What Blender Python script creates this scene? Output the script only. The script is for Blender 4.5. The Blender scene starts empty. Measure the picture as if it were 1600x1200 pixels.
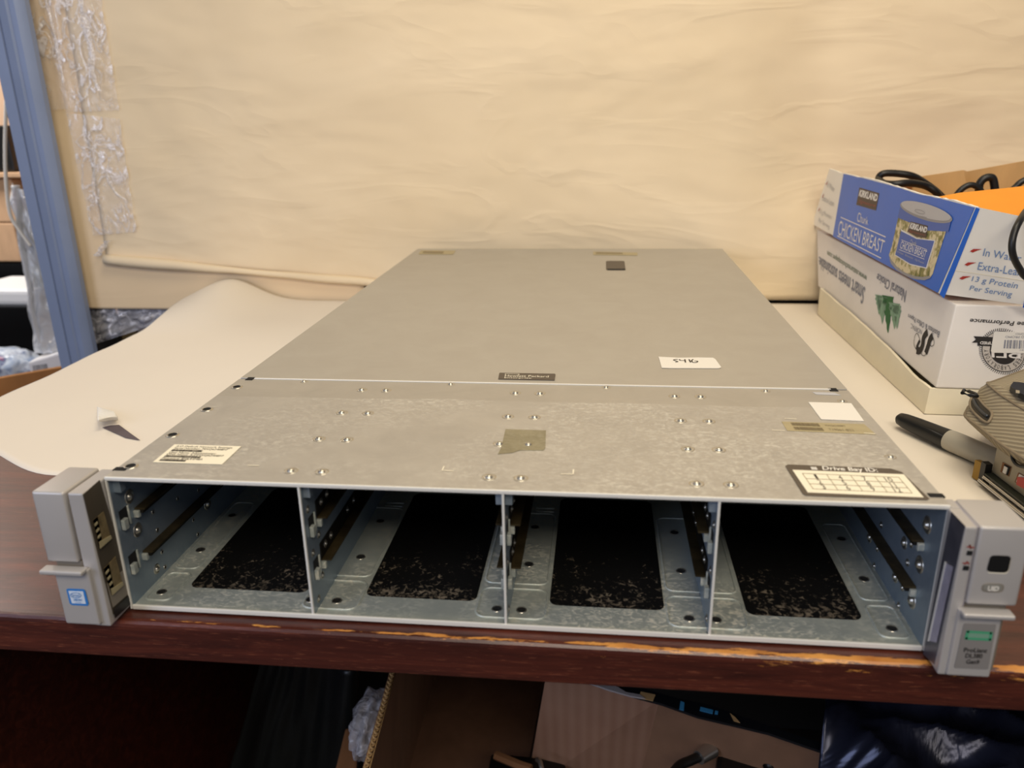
import bpy, bmesh, math, random
from mathutils import Vector, Matrix, noise
random.seed(7)
sc = bpy.context.scene
C = sc.collection
# ---------------------------------------------------------------- camera
F = 1226.55309
CAM = Vector((0.27262511, -0.37080779, 0.27393076))
RR = ((0.9939428787567883, 0.10852780656142669, -0.017299392233079372),
      (0.018816199087239922, -0.32314537801618126, -0.9461622563380387),
      (-0.10827513297418631, 0.9401057280273026, -0.32323012809711527))
RX, RY, RZ = (Vector(r) for r in RR)
cam_d = bpy.data.cameras.new('camera'); cam = bpy.data.objects.new('camera', cam_d); C.objects.link(cam)
m3 = Matrix((RX, -RY, -RZ)).transposed()
cam.matrix_world = Matrix.Translation(CAM) @ m3.to_4x4()
cam_d.sensor_width = 36; cam_d.lens = F / 1600 * 36; cam_d.clip_start = 0.01; cam_d.clip_end = 50
cam_d.dof.use_dof = True; cam_d.dof.focus_distance = 0.62; cam_d.dof.aperture_fstop = 9.0
sc.camera = cam
# ---------------------------------------------------------------- colour management, world, lights
vs = sc.view_settings
vs.view_transform = 'Standard'; vs.look = 'None'; vs.gamma = 1.0; vs.use_curve_mapping = False
vs.exposure = 0.10
w = bpy.data.worlds.new('room_light'); sc.world = w; w.use_nodes = True
w.node_tree.nodes['Background'].inputs[0].default_value = (0.90, 0.90, 0.98, 1)
w.node_tree.nodes['Background'].inputs[1].default_value = 0.15
def area(name, loc, target, sx, sy, power, col):
    d = bpy.data.lights.new(name, 'AREA'); d.shape = 'RECTANGLE'; d.size = sx; d.size_y = sy
    d.energy = power; d.color = col
    o = bpy.data.objects.new(name, d); C.objects.link(o); o.location = loc
    o.rotation_euler = (Vector(target) - Vector(loc)).to_track_quat('-Z', 'Y').to_euler()
    return o
area('ceiling_light_warm', (0.42, 0.08, 1.40), (0.42, 0.42, 0.0), 0.8, 0.5, 10, (1.0, 0.87, 0.66))
area('front_fill', (0.55, -1.2, 1.30), (0.45, 0.6, 0.1), 1.1, 0.6, 18, (1.0, 0.89, 0.74))  # unseen fill lamp added in front, brightens front faces and backdrop
area('window_daylight', (-1.1, -1.25, 0.65), (0.3, 0.2, 0.0), 0.9, 0.9, 12.5, (0.64, 0.73, 1.0))
area('store_room_fill', (-1.45, 1.15, 1.0), (-1.40, 1.75, -0.3), 0.5, 0.3, 15, (1.0, 0.93, 0.86))  # unseen lamp added to brighten the shelves left of the post
# ---------------------------------------------------------------- helpers
def lin(c):
    r = []
    for v in c[:3]:
        v /= 255.0
        r.append(v / 12.92 if v <= 0.04045 else ((v + 0.055) / 1.055) ** 2.4)
    return (*r, 1.0)
class NT:
    def __init__(s, name):
        s.m = bpy.data.materials.new(name); s.m.use_nodes = True; s.t = s.m.node_tree
        s.p = s.t.nodes['Principled BSDF']; s.out = s.t.nodes['Material Output']
        s.co = s.t.nodes.new('ShaderNodeNewGeometry').outputs['Position']
    def n(s, kind, **kw):
        nd = s.t.nodes.new('ShaderNode' + kind)
        for k, v in kw.items():
            if hasattr(nd, k) and not k[0].isupper(): setattr(nd, k, v)
            else: nd.inputs[k.replace('_', ' ')].default_value = v
        return nd
    def l(s, a, b): s.t.links.new(a, b)
    def scaled(s, sc_, rot=(0, 0, 0)):
        mp = s.n('Mapping'); s.l(s.co, mp.inputs['Vector']); mp.inputs['Scale'].default_value = sc_
        mp.inputs['Rotation'].default_value = rot
        return mp.outputs[0]
    def noise(s, scale, vec=None, detail=4, rough=.55, dist=0.0):
        nd = s.n('TexNoise', Scale=scale, Detail=detail, Roughness=rough, Distortion=dist)
        s.l(vec or s.co, nd.inputs['Vector']); return nd.outputs['Fac']
    def ramp(s, fac, stops):
        r = s.n('ValToRGB'); cr = r.color_ramp
        while len(cr.elements) < len(stops): cr.elements.new(0.5)
        for e, (p, c) in zip(cr.elements, stops):
            e.position = p; e.color = c if len(c) == 4 else lin(c)
        s.l(fac, r.inputs[0]); return r.outputs[0]
    def g(s, a, b): return s.ramp
    def mix(s, fac, a, b, blend='MIX'):
        m = s.n('Mix', data_type='RGBA', blend_type=blend)
        for sock, v in ((m.inputs[0], fac), (m.inputs[6], a), (m.inputs[7], b)):
            if isinstance(v, bpy.types.NodeSocket): s.l(v, sock)
            else: sock.default_value = v
        return m.outputs[2]
    def math(s, op, a, b=None, c=None):
        m = s.n('Math', operation=op)
        for i, v in enumerate((a, b, c)):
            if v is None: continue
            if isinstance(v, bpy.types.NodeSocket): s.l(v, m.inputs[i])
            else: m.inputs[i].default_value = v
        return m.outputs[0]
    def bump(s, h, strength=.3, dist=.001, prev=None):
        b = s.n('Bump', Strength=strength, Distance=dist); s.l(h, b.inputs['Height'])
        if prev: s.l(prev, b.inputs['Normal'])
        s.l(b.outputs[0], s.p.inputs['Normal']); return b.outputs[0]
    def base(s, v, rough=None, metal=None, **kw):
        for sock, x in ((s.p.inputs['Base Color'], v), (s.p.inputs['Roughness'], rough), (s.p.inputs['Metallic'], metal)):
            if x is None: continue
            if isinstance(x, bpy.types.NodeSocket): s.l(x, sock)
            else: sock.default_value = x
        for k, x in kw.items(): s.p.inputs[k.replace('_', ' ')].default_value = x
        return s
BLK = (0, 0, 0, 1); WHT = (1, 1, 1, 1)
def plain(name, col, rough=.5, metal=0.0, var=0.0, vscale=60, bscale=0, bstr=.2, bdist=.0005, **kw):
    t = NT(name)
    c = lin(col)
    if var:
        f = t.noise(vscale)
        d = tuple(max(0, x * (1 - var)) for x in c[:3]) + (1,); u = tuple(min(1, x * (1 + var)) for x in c[:3]) + (1,)
        c = t.ramp(f, [(.3, d), (.7, u)])
    t.base(c, rough, metal, **kw)
    if bscale: t.bump(t.noise(bscale), bstr, bdist)
    return t.m

class PL:                                   # a plane in the room
    def __init__(s, p, n):
        s.p = Vector(p); s.n = Vector(n).normalized()
        if s.n.dot(CAM - s.p) < 0: s.n = -s.n
    def at(s, u, v):                        # the point of this surface seen at photograph pixel u, v
        d = RX * ((u - 800) / F) + RY * ((v - 600) / F) + RZ
        return CAM + d * ((s.p - CAM).dot(s.n) / d.dot(s.n))
def plane3(a, b, c): return PL(a, (Vector(b) - Vector(a)).cross(Vector(c) - Vector(a)))
X_ = lambda x: PL((x, 0, 0), (1, 0, 0))
Y_ = lambda y: PL((0, y, 0), (0, 1, 0))
Z_ = lambda z: PL((0, 0, z), (0, 0, 1))

OFF = {}
def tag(o, label=None, cat=None, group=None, kind=None):
    if label: o['label'] = label
    if cat: o['category'] = cat
    if group: o['group'] = group
    if kind: o['kind'] = kind
    return o
def thing(name, label, cat, loc, group=None):
    o = bpy.data.objects.new(name, None); C.objects.link(o); o.location = loc; o.empty_display_size = .02
    OFF[o.name] = Vector(loc)
    return tag(o, label, cat, group)
def link_mesh(name, me, parent=None, loc=None):
    """mesh given in room coordinates"""
    o = bpy.data.objects.new(name, me); C.objects.link(o)
    if parent is not None:
        off = OFF[parent.name]; me.transform(Matrix.Translation(-off)); o.parent = parent; OFF[o.name] = off
    else:
        if loc is None:
            co = [v.co for v in me.vertices]
            loc = Vector((sum(c.x for c in co) / len(co), sum(c.y for c in co) / len(co), min(c.z for c in co)))
        loc = Vector(loc); me.transform(Matrix.Translation(-loc)); o.location = loc; OFF[o.name] = loc
    return o
def obj(name, bm, mat, parent=None, smooth=False, loc=None, autosmooth=None):
    me = bpy.data.meshes.new(name); bmesh.ops.recalc_face_normals(bm, faces=bm.faces[:]); bm.to_mesh(me); bm.free()
    me.materials.append(mat)
    if smooth:
        for p in me.polygons: p.use_smooth = True
        if autosmooth: me.set_sharp_from_angle(angle=math.radians(autosmooth))
    return link_mesh(name, me, parent, loc)
def place_copy(src, name, loc, parent, rot=None):
    """linked copy of a small part at a room position"""
    o = src.copy() if isinstance(src, bpy.types.Object) else bpy.data.objects.new(name, src)
    C.objects.link(o); o.parent = parent; o.location = Vector(loc) - OFF[parent.name]
    if rot: o.rotation_euler = rot
    OFF[o.name] = Vector(loc)
    return o
def NB(): return bmesh.new()
def add_box(bm, a, b, bev=0.0, seg=2):
    a = Vector(a); b = Vector(b)
    m = Matrix.Translation((a + b) / 2) @ Matrix.Diagonal((abs(b.x - a.x), abs(b.y - a.y), abs(b.z - a.z), 1))
    r = bmesh.ops.create_cube(bm, size=1, matrix=m)
    if bev:
        es = {e for v in r['verts'] for e in v.link_edges}
        bmesh.ops.bevel(bm, geom=list(es), offset=bev, segments=seg, profile=.6, affect='EDGES', clamp_overlap=True)
    return bm
def box(a, b, bev=0.0, seg=2): return add_box(NB(), a, b, bev, seg)
def add_hexa(bm, p, bev=0.0, seg=2):
    """p: 4 bottom points then 4 top points in the same order"""
    v = [bm.verts.new(q) for q in p]
    fs = [bm.faces.new([v[i] for i in f]) for f in ((3, 2, 1, 0), (4, 5, 6, 7), (0, 1, 5, 4), (1, 2, 6, 5), (2, 3, 7, 6), (3, 0, 4, 7))]
    if bev:
        es = {e for f in fs for e in f.edges}
        bmesh.ops.bevel(bm, geom=list(es), offset=bev, segments=seg, profile=.6, affect='EDGES', clamp_overlap=True)
    return bm
def add_cyl(bm, a, b, r, r2=None, seg=20, caps=True):
    a = Vector(a); b = Vector(b); d = b - a
    q = d.to_track_quat('Z', 'Y').to_matrix().to_4x4()
    bmesh.ops.create_cone(bm, cap_ends=caps, segments=seg, radius1=r, radius2=r if r2 is None else r2, depth=d.length,
                          matrix=Matrix.Translation((a + b) / 2) @ q)
    return bm
def prism(bm, pts, n, th):
    """polygon pts (in order) extruded by th along n"""
    n = Vector(n).normalized(); a = [bm.verts.new(p) for p in pts]; b = [bm.verts.new(Vector(p) + n * th) for p in pts]
    bm.faces.new(a[::-1]); bm.faces.new(b)
    for i in range(len(a)):
        j = (i + 1) % len(a); bm.faces.new((a[i], a[j], b[j], b[i]))
    return bm
def decal(bm, px, pl, off=.0002, th=.0002):
    pts = [pl.at(*q) + pl.n * off for q in px]
    return prism(bm, pts, pl.n, th)
def D(name, px, pl, mat, parent, off=.0002, th=.0002):
    return obj(name, decal(NB(), px, pl, off, th), mat, parent)
def catmull(pts, k=8, closed=False):
    pts = [Vector(p) for p in pts]; n = len(pts); out = []
    for i in range(n if closed else n - 1):
        g = (lambda j: pts[j % n]) if closed else (lambda j: pts[max(0, min(n - 1, j))])
        p0, p1, p2, p3 = g(i - 1), g(i), g(i + 1), g(i + 2)
        for s in range(k):
            t = s / k
            out.append(.5 * ((2 * p1) + (p2 - p0) * t + (2 * p0 - 5 * p1 + 4 * p2 - p3) * t * t + (-p0 + 3 * p1 - 3 * p2 + p3) * t ** 3))
    if not closed: out.append(pts[-1])
    return out
def add_tube(bm, pts, r, seg=10, closed=False, flat=1.0):
    pts = [Vector(p) for p in pts]; n = len(pts); rings = []
    up = Vector((0, 0, 1)); prev = None
    for i, p in enumerate(pts):
        t = (pts[(i + 1) % n] - pts[i - 1]) if closed else (pts[min(n - 1, i + 1)] - pts[max(0, i - 1)])
        t.normalize()
        if prev is None:
            a = t.cross(up)
            if a.length < .1: a = t.cross(Vector((1, 0, 0)))
        else: a = prev - t * prev.dot(t)
        a.normalize(); prev = a; b = t.cross(a)
        rr = r(i / (n - 1)) if callable(r) else r
        rings.append([bm.verts.new(p + (a * math.cos(q) + b * math.sin(q) * flat) * rr) for q in [2 * math.pi * k / seg for k in range(seg)]])
    for i in range(n if closed else n - 1):
        A, B = rings[i], rings[(i + 1) % n]
        for k in range(seg): bm.faces.new((A[k], A[(k + 1) % seg], B[(k + 1) % seg], B[k]))
    if not closed: bm.faces.new(rings[0][::-1]); bm.faces.new(rings[-1])
    return bm
def rrect(cx, cy, hx, hy, r, k=5):
    out = []
    for sx, sy, a0 in ((1, 1, 0), (-1, 1, 90), (-1, -1, 180), (1, -1, 270)):
        for i in range(k + 1):
            a = math.radians(a0 + 90 * i / k)
            out.append((cx + sx * (hx - r) + r * math.cos(a), cy + sy * (hy - r) + r * math.sin(a)))
    return out
def grid(fn, nu, nv, th=0.0):
    bm = NB(); vv = [[bm.verts.new(fn(i / nu, j / nv)) for j in range(nv + 1)] for i in range(nu + 1)]
    for i in range(nu):
        for j in range(nv): bm.faces.new((vv[i][j], vv[i + 1][j], vv[i + 1][j + 1], vv[i][j + 1]))
    if th:
        bm.normal_update(); bmesh.ops.solidify(bm, geom=bm.faces[:], thickness=th)
    return bm
def font_mesh(s, bold=0.0, shear=0.0, space=1.0):
    cu = bpy.data.curves.new('lettering', 'FONT'); cu.body = s; cu.offset = bold; cu.shear = shear
    cu.space_character = space; cu.resolution_u = 3
    o = bpy.data.objects.new('lettering', cu); C.objects.link(o)
    bpy.context.view_layer.update()
    me = bpy.data.meshes.new_from_object(o.evaluated_get(bpy.context.evaluated_depsgraph_get()))
    bpy.data.objects.remove(o); bpy.data.curves.remove(cu)
    return me
def add_text(bm, s, quad, pl, off=.0006, **kw):
    """quad: photograph pixels of the text's own bottom-left, bottom-right, top-right, top-left, on plane pl"""
    me = font_mesh(s, **kw)
    x0 = min(v.co.x for v in me.vertices); x1 = max(v.co.x for v in me.vertices)
    y0 = min(v.co.y for v in me.vertices); y1 = max(v.co.y for v in me.vertices)
    q = [(pl.at(*c) if len(c) == 2 else Vector(c)) + pl.n * off for c in quad]
    vs_ = []
    for v in me.vertices:
        a = (v.co.x - x0) / (x1 - x0); b = (v.co.y - y0) / (y1 - y0)
        vs_.append(bm.verts.new(q[0].lerp(q[1], a).lerp(q[3].lerp(q[2], a), b)))
    for p in me.polygons:
        try: bm.faces.new([vs_[i] for i in p.vertices])
        except ValueError: pass
    bpy.data.meshes.remove(me)
    return bm
def T(s, quad, pl, mat, parent, name='lettering', off=.0006, **kw):
    return obj(name, add_text(NB(), s, quad, pl, off, **kw), mat, parent)
def stroke(bm, pts, pl, wd, off=.0006):
    """ribbon of world width wd through pixels on plane"""
    q = catmull([pl.at(*p) + pl.n * off for p in pts], 6) if len(pts) > 2 else [pl.at(*p) + pl.n * off for p in pts]
    L, Rr = [], []
    for i, p in enumerate(q):
        t = (q[min(len(q) - 1, i + 1)] - q[max(0, i - 1)]).normalized(); s_ = t.cross(pl.n).normalized() * wd / 2
        L.append(bm.verts.new(p + s_)); Rr.append(bm.verts.new(p - s_))
    for i in range(len(q) - 1): bm.faces.new((L[i], L[i + 1], Rr[i + 1], Rr[i]))
    return bm
def lerp2(a, b, t): return (a[0] + (b[0] - a[0]) * t, a[1] + (b[1] - a[1]) * t)
def qpt(q, a, b): return lerp2(lerp2(q[0], q[1], a), lerp2(q[3], q[2], a), b)
def bars(bm, quad, pl, n, off=.0006, seed=1):
    rnd = random.Random(seed); x = 0.0
    while x < 1:
        wd = rnd.choice((.006, .006, .012, .018)) * 60 / n
        if x + wd > 1: break
        decal(bm, [qpt(quad, x, 0), qpt(quad, x + wd, 0), qpt(quad, x + wd, 1), qpt(quad, x, 1)], pl, off, .0001)
        x += wd + rnd.choice((.006, .01, .016)) * 60 / n
    return bm
def nz(x, y, z=0.0): return noise.noise(Vector((x, y, z)))
def sst(a, b, x):
    t = max(0, min(1, (x - a) / (b - a))); return t * t * (3 - 2 * t)
# ---------------------------------------------------------------- materials
def paper_mat(name, c1, c2, wr=.35):
    t = NT(name)
    f = t.noise(3.0, t.scaled((1, 1, 1.6)), 5, .6)
    col = t.ramp(f, [(.3, c1), (.7, c2)])
    t.base(col, .75, 0, Specular_IOR_Level=.3)
    h1 = t.noise(2.6, t.scaled((1.0, 1.0, 1.9)), 3, .5, .3)
    h2 = t.noise(160, None, 3)
    b = t.bump(h1, wr, .03)
    h3 = t.noise(3.2, t.scaled((1.0, 1.0, 3.4), (0, .12, 0)), 3, .55, .5)
    b = t.bump(t.ramp(t.math('ABSOLUTE', t.math('SUBTRACT', h3, .5)), [(0, WHT), (.06, BLK)]), wr * .28, .0022, b)
    t.bump(h2, .08, .0006, b)
    return t.m
M_backdrop = paper_mat('tan_kraft_paper', (226, 206, 172), (235, 216, 184), .9)
M_backing = paper_mat('yellowed_paper', (232, 206, 168), (236, 212, 176), .2)
M_sheet = paper_mat('cream_paper', (226, 217, 203), (231, 222, 207), .06)
def wood():
    t = NT('mahogany_veneer')
    v = t.scaled((2.2, 26, 26)); f = t.noise(3.0, v, 8, .65, 1.2)
    g = t.noise(9.0, t.scaled((9, 190, 190)), 3, .6)
    col = t.ramp(f, [(.25, (42, 16, 12)), (.5, (70, 30, 21)), (.78, (104, 50, 34))])
    col = t.mix(t.math('MULTIPLY', t.ramp(g, [(.62, BLK), (.7, WHT)]), .35), col, lin((172, 104, 74)))
    # worn varnish on the front arris: bare yellow wood
    sep = t.n('SeparateXYZ'); t.l(t.co, sep.inputs[0])
    d = t.math('ABSOLUTE', t.math('ADD', sep.outputs['Y'], .0085))
    near = t.math('SUBTRACT', 1.0, t.math('MULTIPLY', d, 230.0))
    zt = t.math('GREATER_THAN', sep.outputs['Z'], -.0065)
    xr = t.n('MapRange', clamp=True); t.l(sep.outputs['X'], xr.inputs[0])
    for k, x in zip(('From Min', 'From Max', 'To Min', 'To Max'), (-.1, .42, -.04, .20)): xr.inputs[k].default_value = x
    wn = t.noise(10.0, t.scaled((3.0, 16, 16)), 8, .75)
    s_ = t.math('ADD', t.math('ADD', t.math('MULTIPLY', near, .30), wn), xr.outputs[0])
    mask = t.math('MULTIPLY', t.ramp(s_, [(.84, BLK), (.90, WHT)]), zt)
    col = t.mix(mask, col, t.ramp(t.noise(40), [(.3, (176, 108, 40)), (.7, (226, 160, 78))]))
    chip = t.ramp(t.noise(42, t.scaled((1.4, 1, 1))), [(.76, BLK), (.79, WHT)])
    col = t.mix(chip, col, lin((206, 160, 120)))
    t.base(col, t.ramp(mask, [(0, (.34,) * 3 + (1,)), (1, (.6,) * 3 + (1,))]), 0)
    t.p.inputs['Coat Weight'].default_value = .25; t.p.inputs['Coat Roughness'].default_value = .2
    t.bump(g, .25, .0005)
    return t.m
M_wood = wood()
def galv(name, c1, c2, rough=.42, metal=.85, spangle=.35, ylimit=None):
    t = NT(name)
    n1 = t.noise(26, None, 6, .65, .6); n2 = t.noise(5.5, None, 5, .6, 1.4); n3 = t.noise(230, t.scaled((1, 1.6, 1)), 4, .6, 1.2)
    col = t.ramp(n1, [(.3, c1), (.72, c2)])
    if spangle:
        k = t.math('MULTIPLY', t.ramp(n3, [(.47, BLK), (.66, WHT)]), t.ramp(n2, [(.38, BLK), (.60, (spangle,) * 3 + (1,))]))
        if ylimit:
            sep = t.n('SeparateXYZ'); t.l(t.co, sep.inputs[0]); yy = t.math('ADD', sep.outputs['Y'], t.math('MULTIPLY', t.noise(9), .012))
            k = t.math('MULTIPLY', k, t.math('LESS_THAN', yy, ylimit))
            col = t.mix(t.math('MULTIPLY', t.math('GREATER_THAN', yy, ylimit), .12), col, lin((150, 142, 122)))
        col = t.mix(k, col, lin((214, 208, 190)))
        t.base(col, t.math('ADD', t.math('MULTIPLY', k, .45), rough), t.math('SUBTRACT', metal, t.math('MULTIPLY', k, metal * .9)))
    else:
        t.base(col, rough, metal)
    t.bump(n3, .05, .0004)
    return t.m
M_top = galv('galvanised_cover', (178, 174, 166), (190, 186, 177), .46, .55, .55, .142)
M_toprear = galv('smooth_cover', (182, 178, 169), (189, 186, 177), .44, .55, 0)
M_galv = galv('galvanised_steel', (178, 186, 182), (196, 202, 192), .45, .5, .9)
M_side = galv('side_steel', (140, 156, 170), (156, 170, 182), .42, .62, .12)
M_edge = plain('bright_steel_edge', (226, 224, 216), .4, .15)
M_rivet = plain('rivet_steel', (190, 186, 174), .28, .9)
M_hole = plain('punched_hole', (9, 9, 9), .9)
M_rail = plain('brass_coloured_rail', (66, 56, 36), .45, .55, .5, 90)
M_raild = plain('dark_rail', (30, 28, 24), .5, .5)
M_ear = plain('silver_plastic', (182, 178, 174), .42, .3, .03, 30, 600, .05, .0003)
M_eard = plain('ear_side_grey', (138, 130, 118), .5, .3, .05, 40)
M_groove = plain('brown_groove', (98, 82, 62), .7, .1, .2, 60)  # mottled brown for the left ear's groove
M_black = plain('black_plastic', (14, 14, 14), .45)
M_blackr = plain('black_rubber', (16, 15, 14), .42, 0, 0, 60, 400, .15, .0005)
M_ink = plain('dark_ink', (52, 44, 36), .7)
M_inkb = plain('black_ink', (38, 34, 32), .7)
M_label = plain('white_label', (238, 230, 206), .6, 0, .02, 90)
M_note = plain('note_paper', (228, 223, 212), .7)
M_dark = plain('brown_print', (84, 74, 62), .55)
M_faint = plain('faded_foil', (178, 166, 130), .5, .3, .06, 200)
M_faintink = plain('faded_ink', (140, 126, 96), .6, .2)
M_blue = plain('carton_blue', (22, 100, 204), .38, 0, .05, 14, 40, .05, .002)
M_white = plain('carton_white', (240, 236, 226), .5, 0, .02, 20, 30, .06, .002)
M_cream = plain('carton_cream', (234, 225, 200), .7, 0, .04, 25, 60, .12, .002)
M_cart = plain('carton_white_grey', (234, 228, 220), .65, 0, .03, 18, 60, .12, .002)
def kraft(name, c, rib=0):
    t = NT(name); f = t.noise(30, t.scaled((1, 1, .3)), 5)
    a = tuple(x * .9 for x in c)
    t.base(t.ramp(f, [(.3, a), (.7, c)]), .8, 0, Specular_IOR_Level=.2)
    t.bump(f, .2, .001); return t.m
M_kraft = kraft('kraft_cardboard', (176, 126, 78))
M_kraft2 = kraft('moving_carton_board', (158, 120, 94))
M_kraft3 = kraft('moving_carton_shaded', (128, 94, 74))  # darker copy of the carton board, shade put into the colour
M_kraftd = kraft('kraft_inside', (140, 98, 66))
M_kraftl = kraft('kraft_pale', (206, 166, 112))
M_wht = plain('print_white', (236, 234, 230), .5)
M_red = plain('print_red', (176, 48, 40), .5)
M_redd = plain('print_dark_red', (150, 62, 52), .5)
M_navy = plain('print_blue_label', (70, 100, 176), .5)
M_bluetext = plain('print_blue_text', (112, 142, 186), .5)
M_greyt = plain('print_grey_text', (132, 134, 144), .6)
M_pale = plain('print_pale_grey', (184, 184, 186), .6)
M_can = plain('print_can_lid', (188, 186, 186), .5)
M_can2 = plain('print_can_lid_dark', (150, 148, 150), .5)
M_green = plain('print_green', (24, 98, 48), .6)
M_green2 = plain('print_pale_green', (126, 160, 132), .6, 0, .2, 160)
M_greeng = plain('print_grey_green', (120, 134, 118), .6)
M_brownk = plain('print_dark_brown', (70, 54, 48), .5)
def foodmat():
    t = NT('print_food_photo'); f = t.noise(95, None, 3, .6)
    t.base(t.ramp(f, [(.3, (84, 94, 40)), (.45, (150, 140, 84)), (.55, (222, 208, 170)), (.68, (208, 190, 150)), (.8, (150, 96, 70))]), .5); return t.m
M_food = foodmat()
M_orange = plain('orange_envelope', (240, 150, 22), .5, 0, .03, 30)
M_post = plain('blue_painted_steel', (132, 146, 176), .42, .1, .05, 12, 300, .05, .0004)
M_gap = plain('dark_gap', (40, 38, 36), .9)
def fabricm():
    t = NT('grey_panel_fabric'); f = t.noise(300, None, 3, .7)
    t.base(t.ramp(f, [(.35, (186, 180, 186)), (.65, (222, 216, 222))]), .95); t.bump(f, .3, .001); return t.m
M_fabric = fabricm()
def clearm(name, tint, gl, sc_, alpha, bs=.9, bd=.006):
    t = NT(name)
    f = t.noise(sc_, t.scaled((1.6, 1.6, .8)), 3, .55, 1.5)
    t.base(lin(tint), .12, 0, IOR=1.5, Alpha=alpha)
    t.p.inputs['Specular IOR Level'].default_value = gl
    t.bump(f, bs, bd)
    return t.m
def crumple(name, tint, lo, hi, sc_, cover=.5, stretch=(1, 1, 1)):
    t = NT(name); v = t.scaled(stretch)
    f = t.noise(sc_, v, 3, .55, 1.6); k = t.math('ABSOLUTE', t.math('SUBTRACT', f, .5))
    crease_glint = t.ramp(k, [(0, WHT), (.045, BLK)])
    patch = t.ramp(t.noise(sc_ * .45, v, 2, .5, .6), [(cover - .04, BLK), (cover + .04, WHT)])
    glint_blob = t.ramp(t.noise(sc_ * 1.3, v, 2, .5, 2.2), [(.60, BLK), (.66, WHT)])
    m = t.math('MULTIPLY', t.math('MAXIMUM', crease_glint, glint_blob), patch)  # glints painted in as whiter noise along creases and in blobs
    a = t.math('ADD', lo, t.math('MULTIPLY', m, hi - lo)); t.l(a, t.p.inputs['Alpha'])
    t.base(lin(tint), .10, 0, IOR=1.5); t.p.inputs['Specular IOR Level'].default_value = .9
    t.bump(f, .9, .008); return t.m
M_tape = crumple('clear_tape', (240, 234, 232), .20, .85, 30, .42, (1, 1, .6))
M_tapew = crumple('wrinkled_tape', (240, 236, 238), .35, .9, 60, .4)
M_film = crumple('clear_film', (228, 228, 236), .34, .8, 26, .42)
M_pouch = None
def pouchm():
    t = NT('ribbed_taupe_fabric')
    wv = t.n('TexWave', Scale=150, Distortion=.25, Detail=1); wv.bands_direction = 'DIAGONAL'
    t.l(t.scaled((1, .55, .9)), wv.inputs['Vector'])
    t.base(t.ramp(wv.outputs['Fac'], [(.1, (128, 116, 94)), (.6, (142, 130, 106)), (.98, (164, 152, 126))]), .75)
    t.bump(wv.outputs['Fac'], .35, .0006); return t.m
M_pouch = pouchm()
M_piping = plain('taupe_piping', (126, 112, 90), .7)
M_beige = plain('beige_housing', (160, 148, 124), .55, 0, .03, 40)
M_markg = plain('marker_grey', (178, 172, 158), .38)
M_steel = plain('steel_rod', (196, 192, 184), .25, .9)
def dustm():
    t = NT('dusty_black_liner')
    sep = t.n('SeparateXYZ'); t.l(t.co, sep.inputs[0])
    mr = t.n('MapRange', clamp=True); t.l(sep.outputs['Y'], mr.inputs[0])
    for k, x in zip(('From Min', 'From Max', 'To Min', 'To Max'), (.018, .12, .17, -.09)): mr.inputs[k].default_value = x
    vo = t.n('TexVoronoi', Scale=420); t.l(t.scaled((1, .8, 1)), vo.inputs['Vector'])
    a = t.noise(300, None, 3, .6, 1.0); b = t.noise(60, None, 3)
    s_ = t.math('ADD', t.math('ADD', t.math('MULTIPLY', a, .8), t.math('MULTIPLY', b, .35)), mr.outputs[0])
    m_ = t.ramp(s_, [(.74, BLK), (.84, (.6, .6, .6, 1))])
    t.base(t.mix(m_, lin((10, 10, 10)), t.ramp(t.noise(150), [(.3, (96, 86, 72)), (.7, (158, 144, 124))])), .75, 0, Specular_IOR_Level=.15); t.bump(a, .3, .0008); return t.m
M_dust = dustm()
M_floor = plain('dark_floor', (60, 50, 44), .7, 0, .2, 8)
M_wallb = plain('beige_wall', (196, 168, 142), .8, 0, .03, 4)
M_shelf = kraft('pale_shelf_wood', (214, 176, 140))
M_glossblk = plain('glossy_black', (8, 8, 9), .2)
M_bagw = clearm('white_plastic_bag', (232, 236, 240), 1.0, 12, .8, .8, .02)
def esdm():
    t = NT('antistatic_film'); f = t.noise(9, None, 4, .6, 1.0)
    t.base(t.ramp(f, [(.3, (26, 28, 40)), (.7, (62, 66, 88))]), .24, .5); t.bump(f, .3, .015); return t.m
M_esd = esdm()
# ================================================================ SETTING
tag(obj('floor', box((-3.2, -2.2, -.80), (2.6, 2.2, -.75)), M_floor), kind='structure')
tag(obj('wall_back', box((-3.2, 2.1, -.75), (2.6, 2.2, 2.2)), M_wallb), kind='structure')
tag(obj('wall_left', box((-3.3, 0.6, -.75), (-3.2, 2.2, 2.2)), M_wallb), kind='structure')
# ---- desk
desk = thing('desk', 'worn dark mahogany desk with bare yellow wood along its front edge, carrying the metal server', 'desk', (.55, .4, -.75))
obj('desktop', box((-.352, -.0115, -.0262), (1.5, .8225, 0), .0035, 3), M_wood, desk)
obj('side_panel', box((-.34, .02, -.75), (-.315, .80, -.0262)), M_wood, desk)
obj('side_panel', box((1.46, .02, -.75), (1.485, .80, -.0262)), M_wood, desk)
obj('back_panel', box((-.315, .78, -.75), (1.46, .80, -.0262)), M_gap, desk)  # end and back panels added to darken the space under the desk
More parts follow.
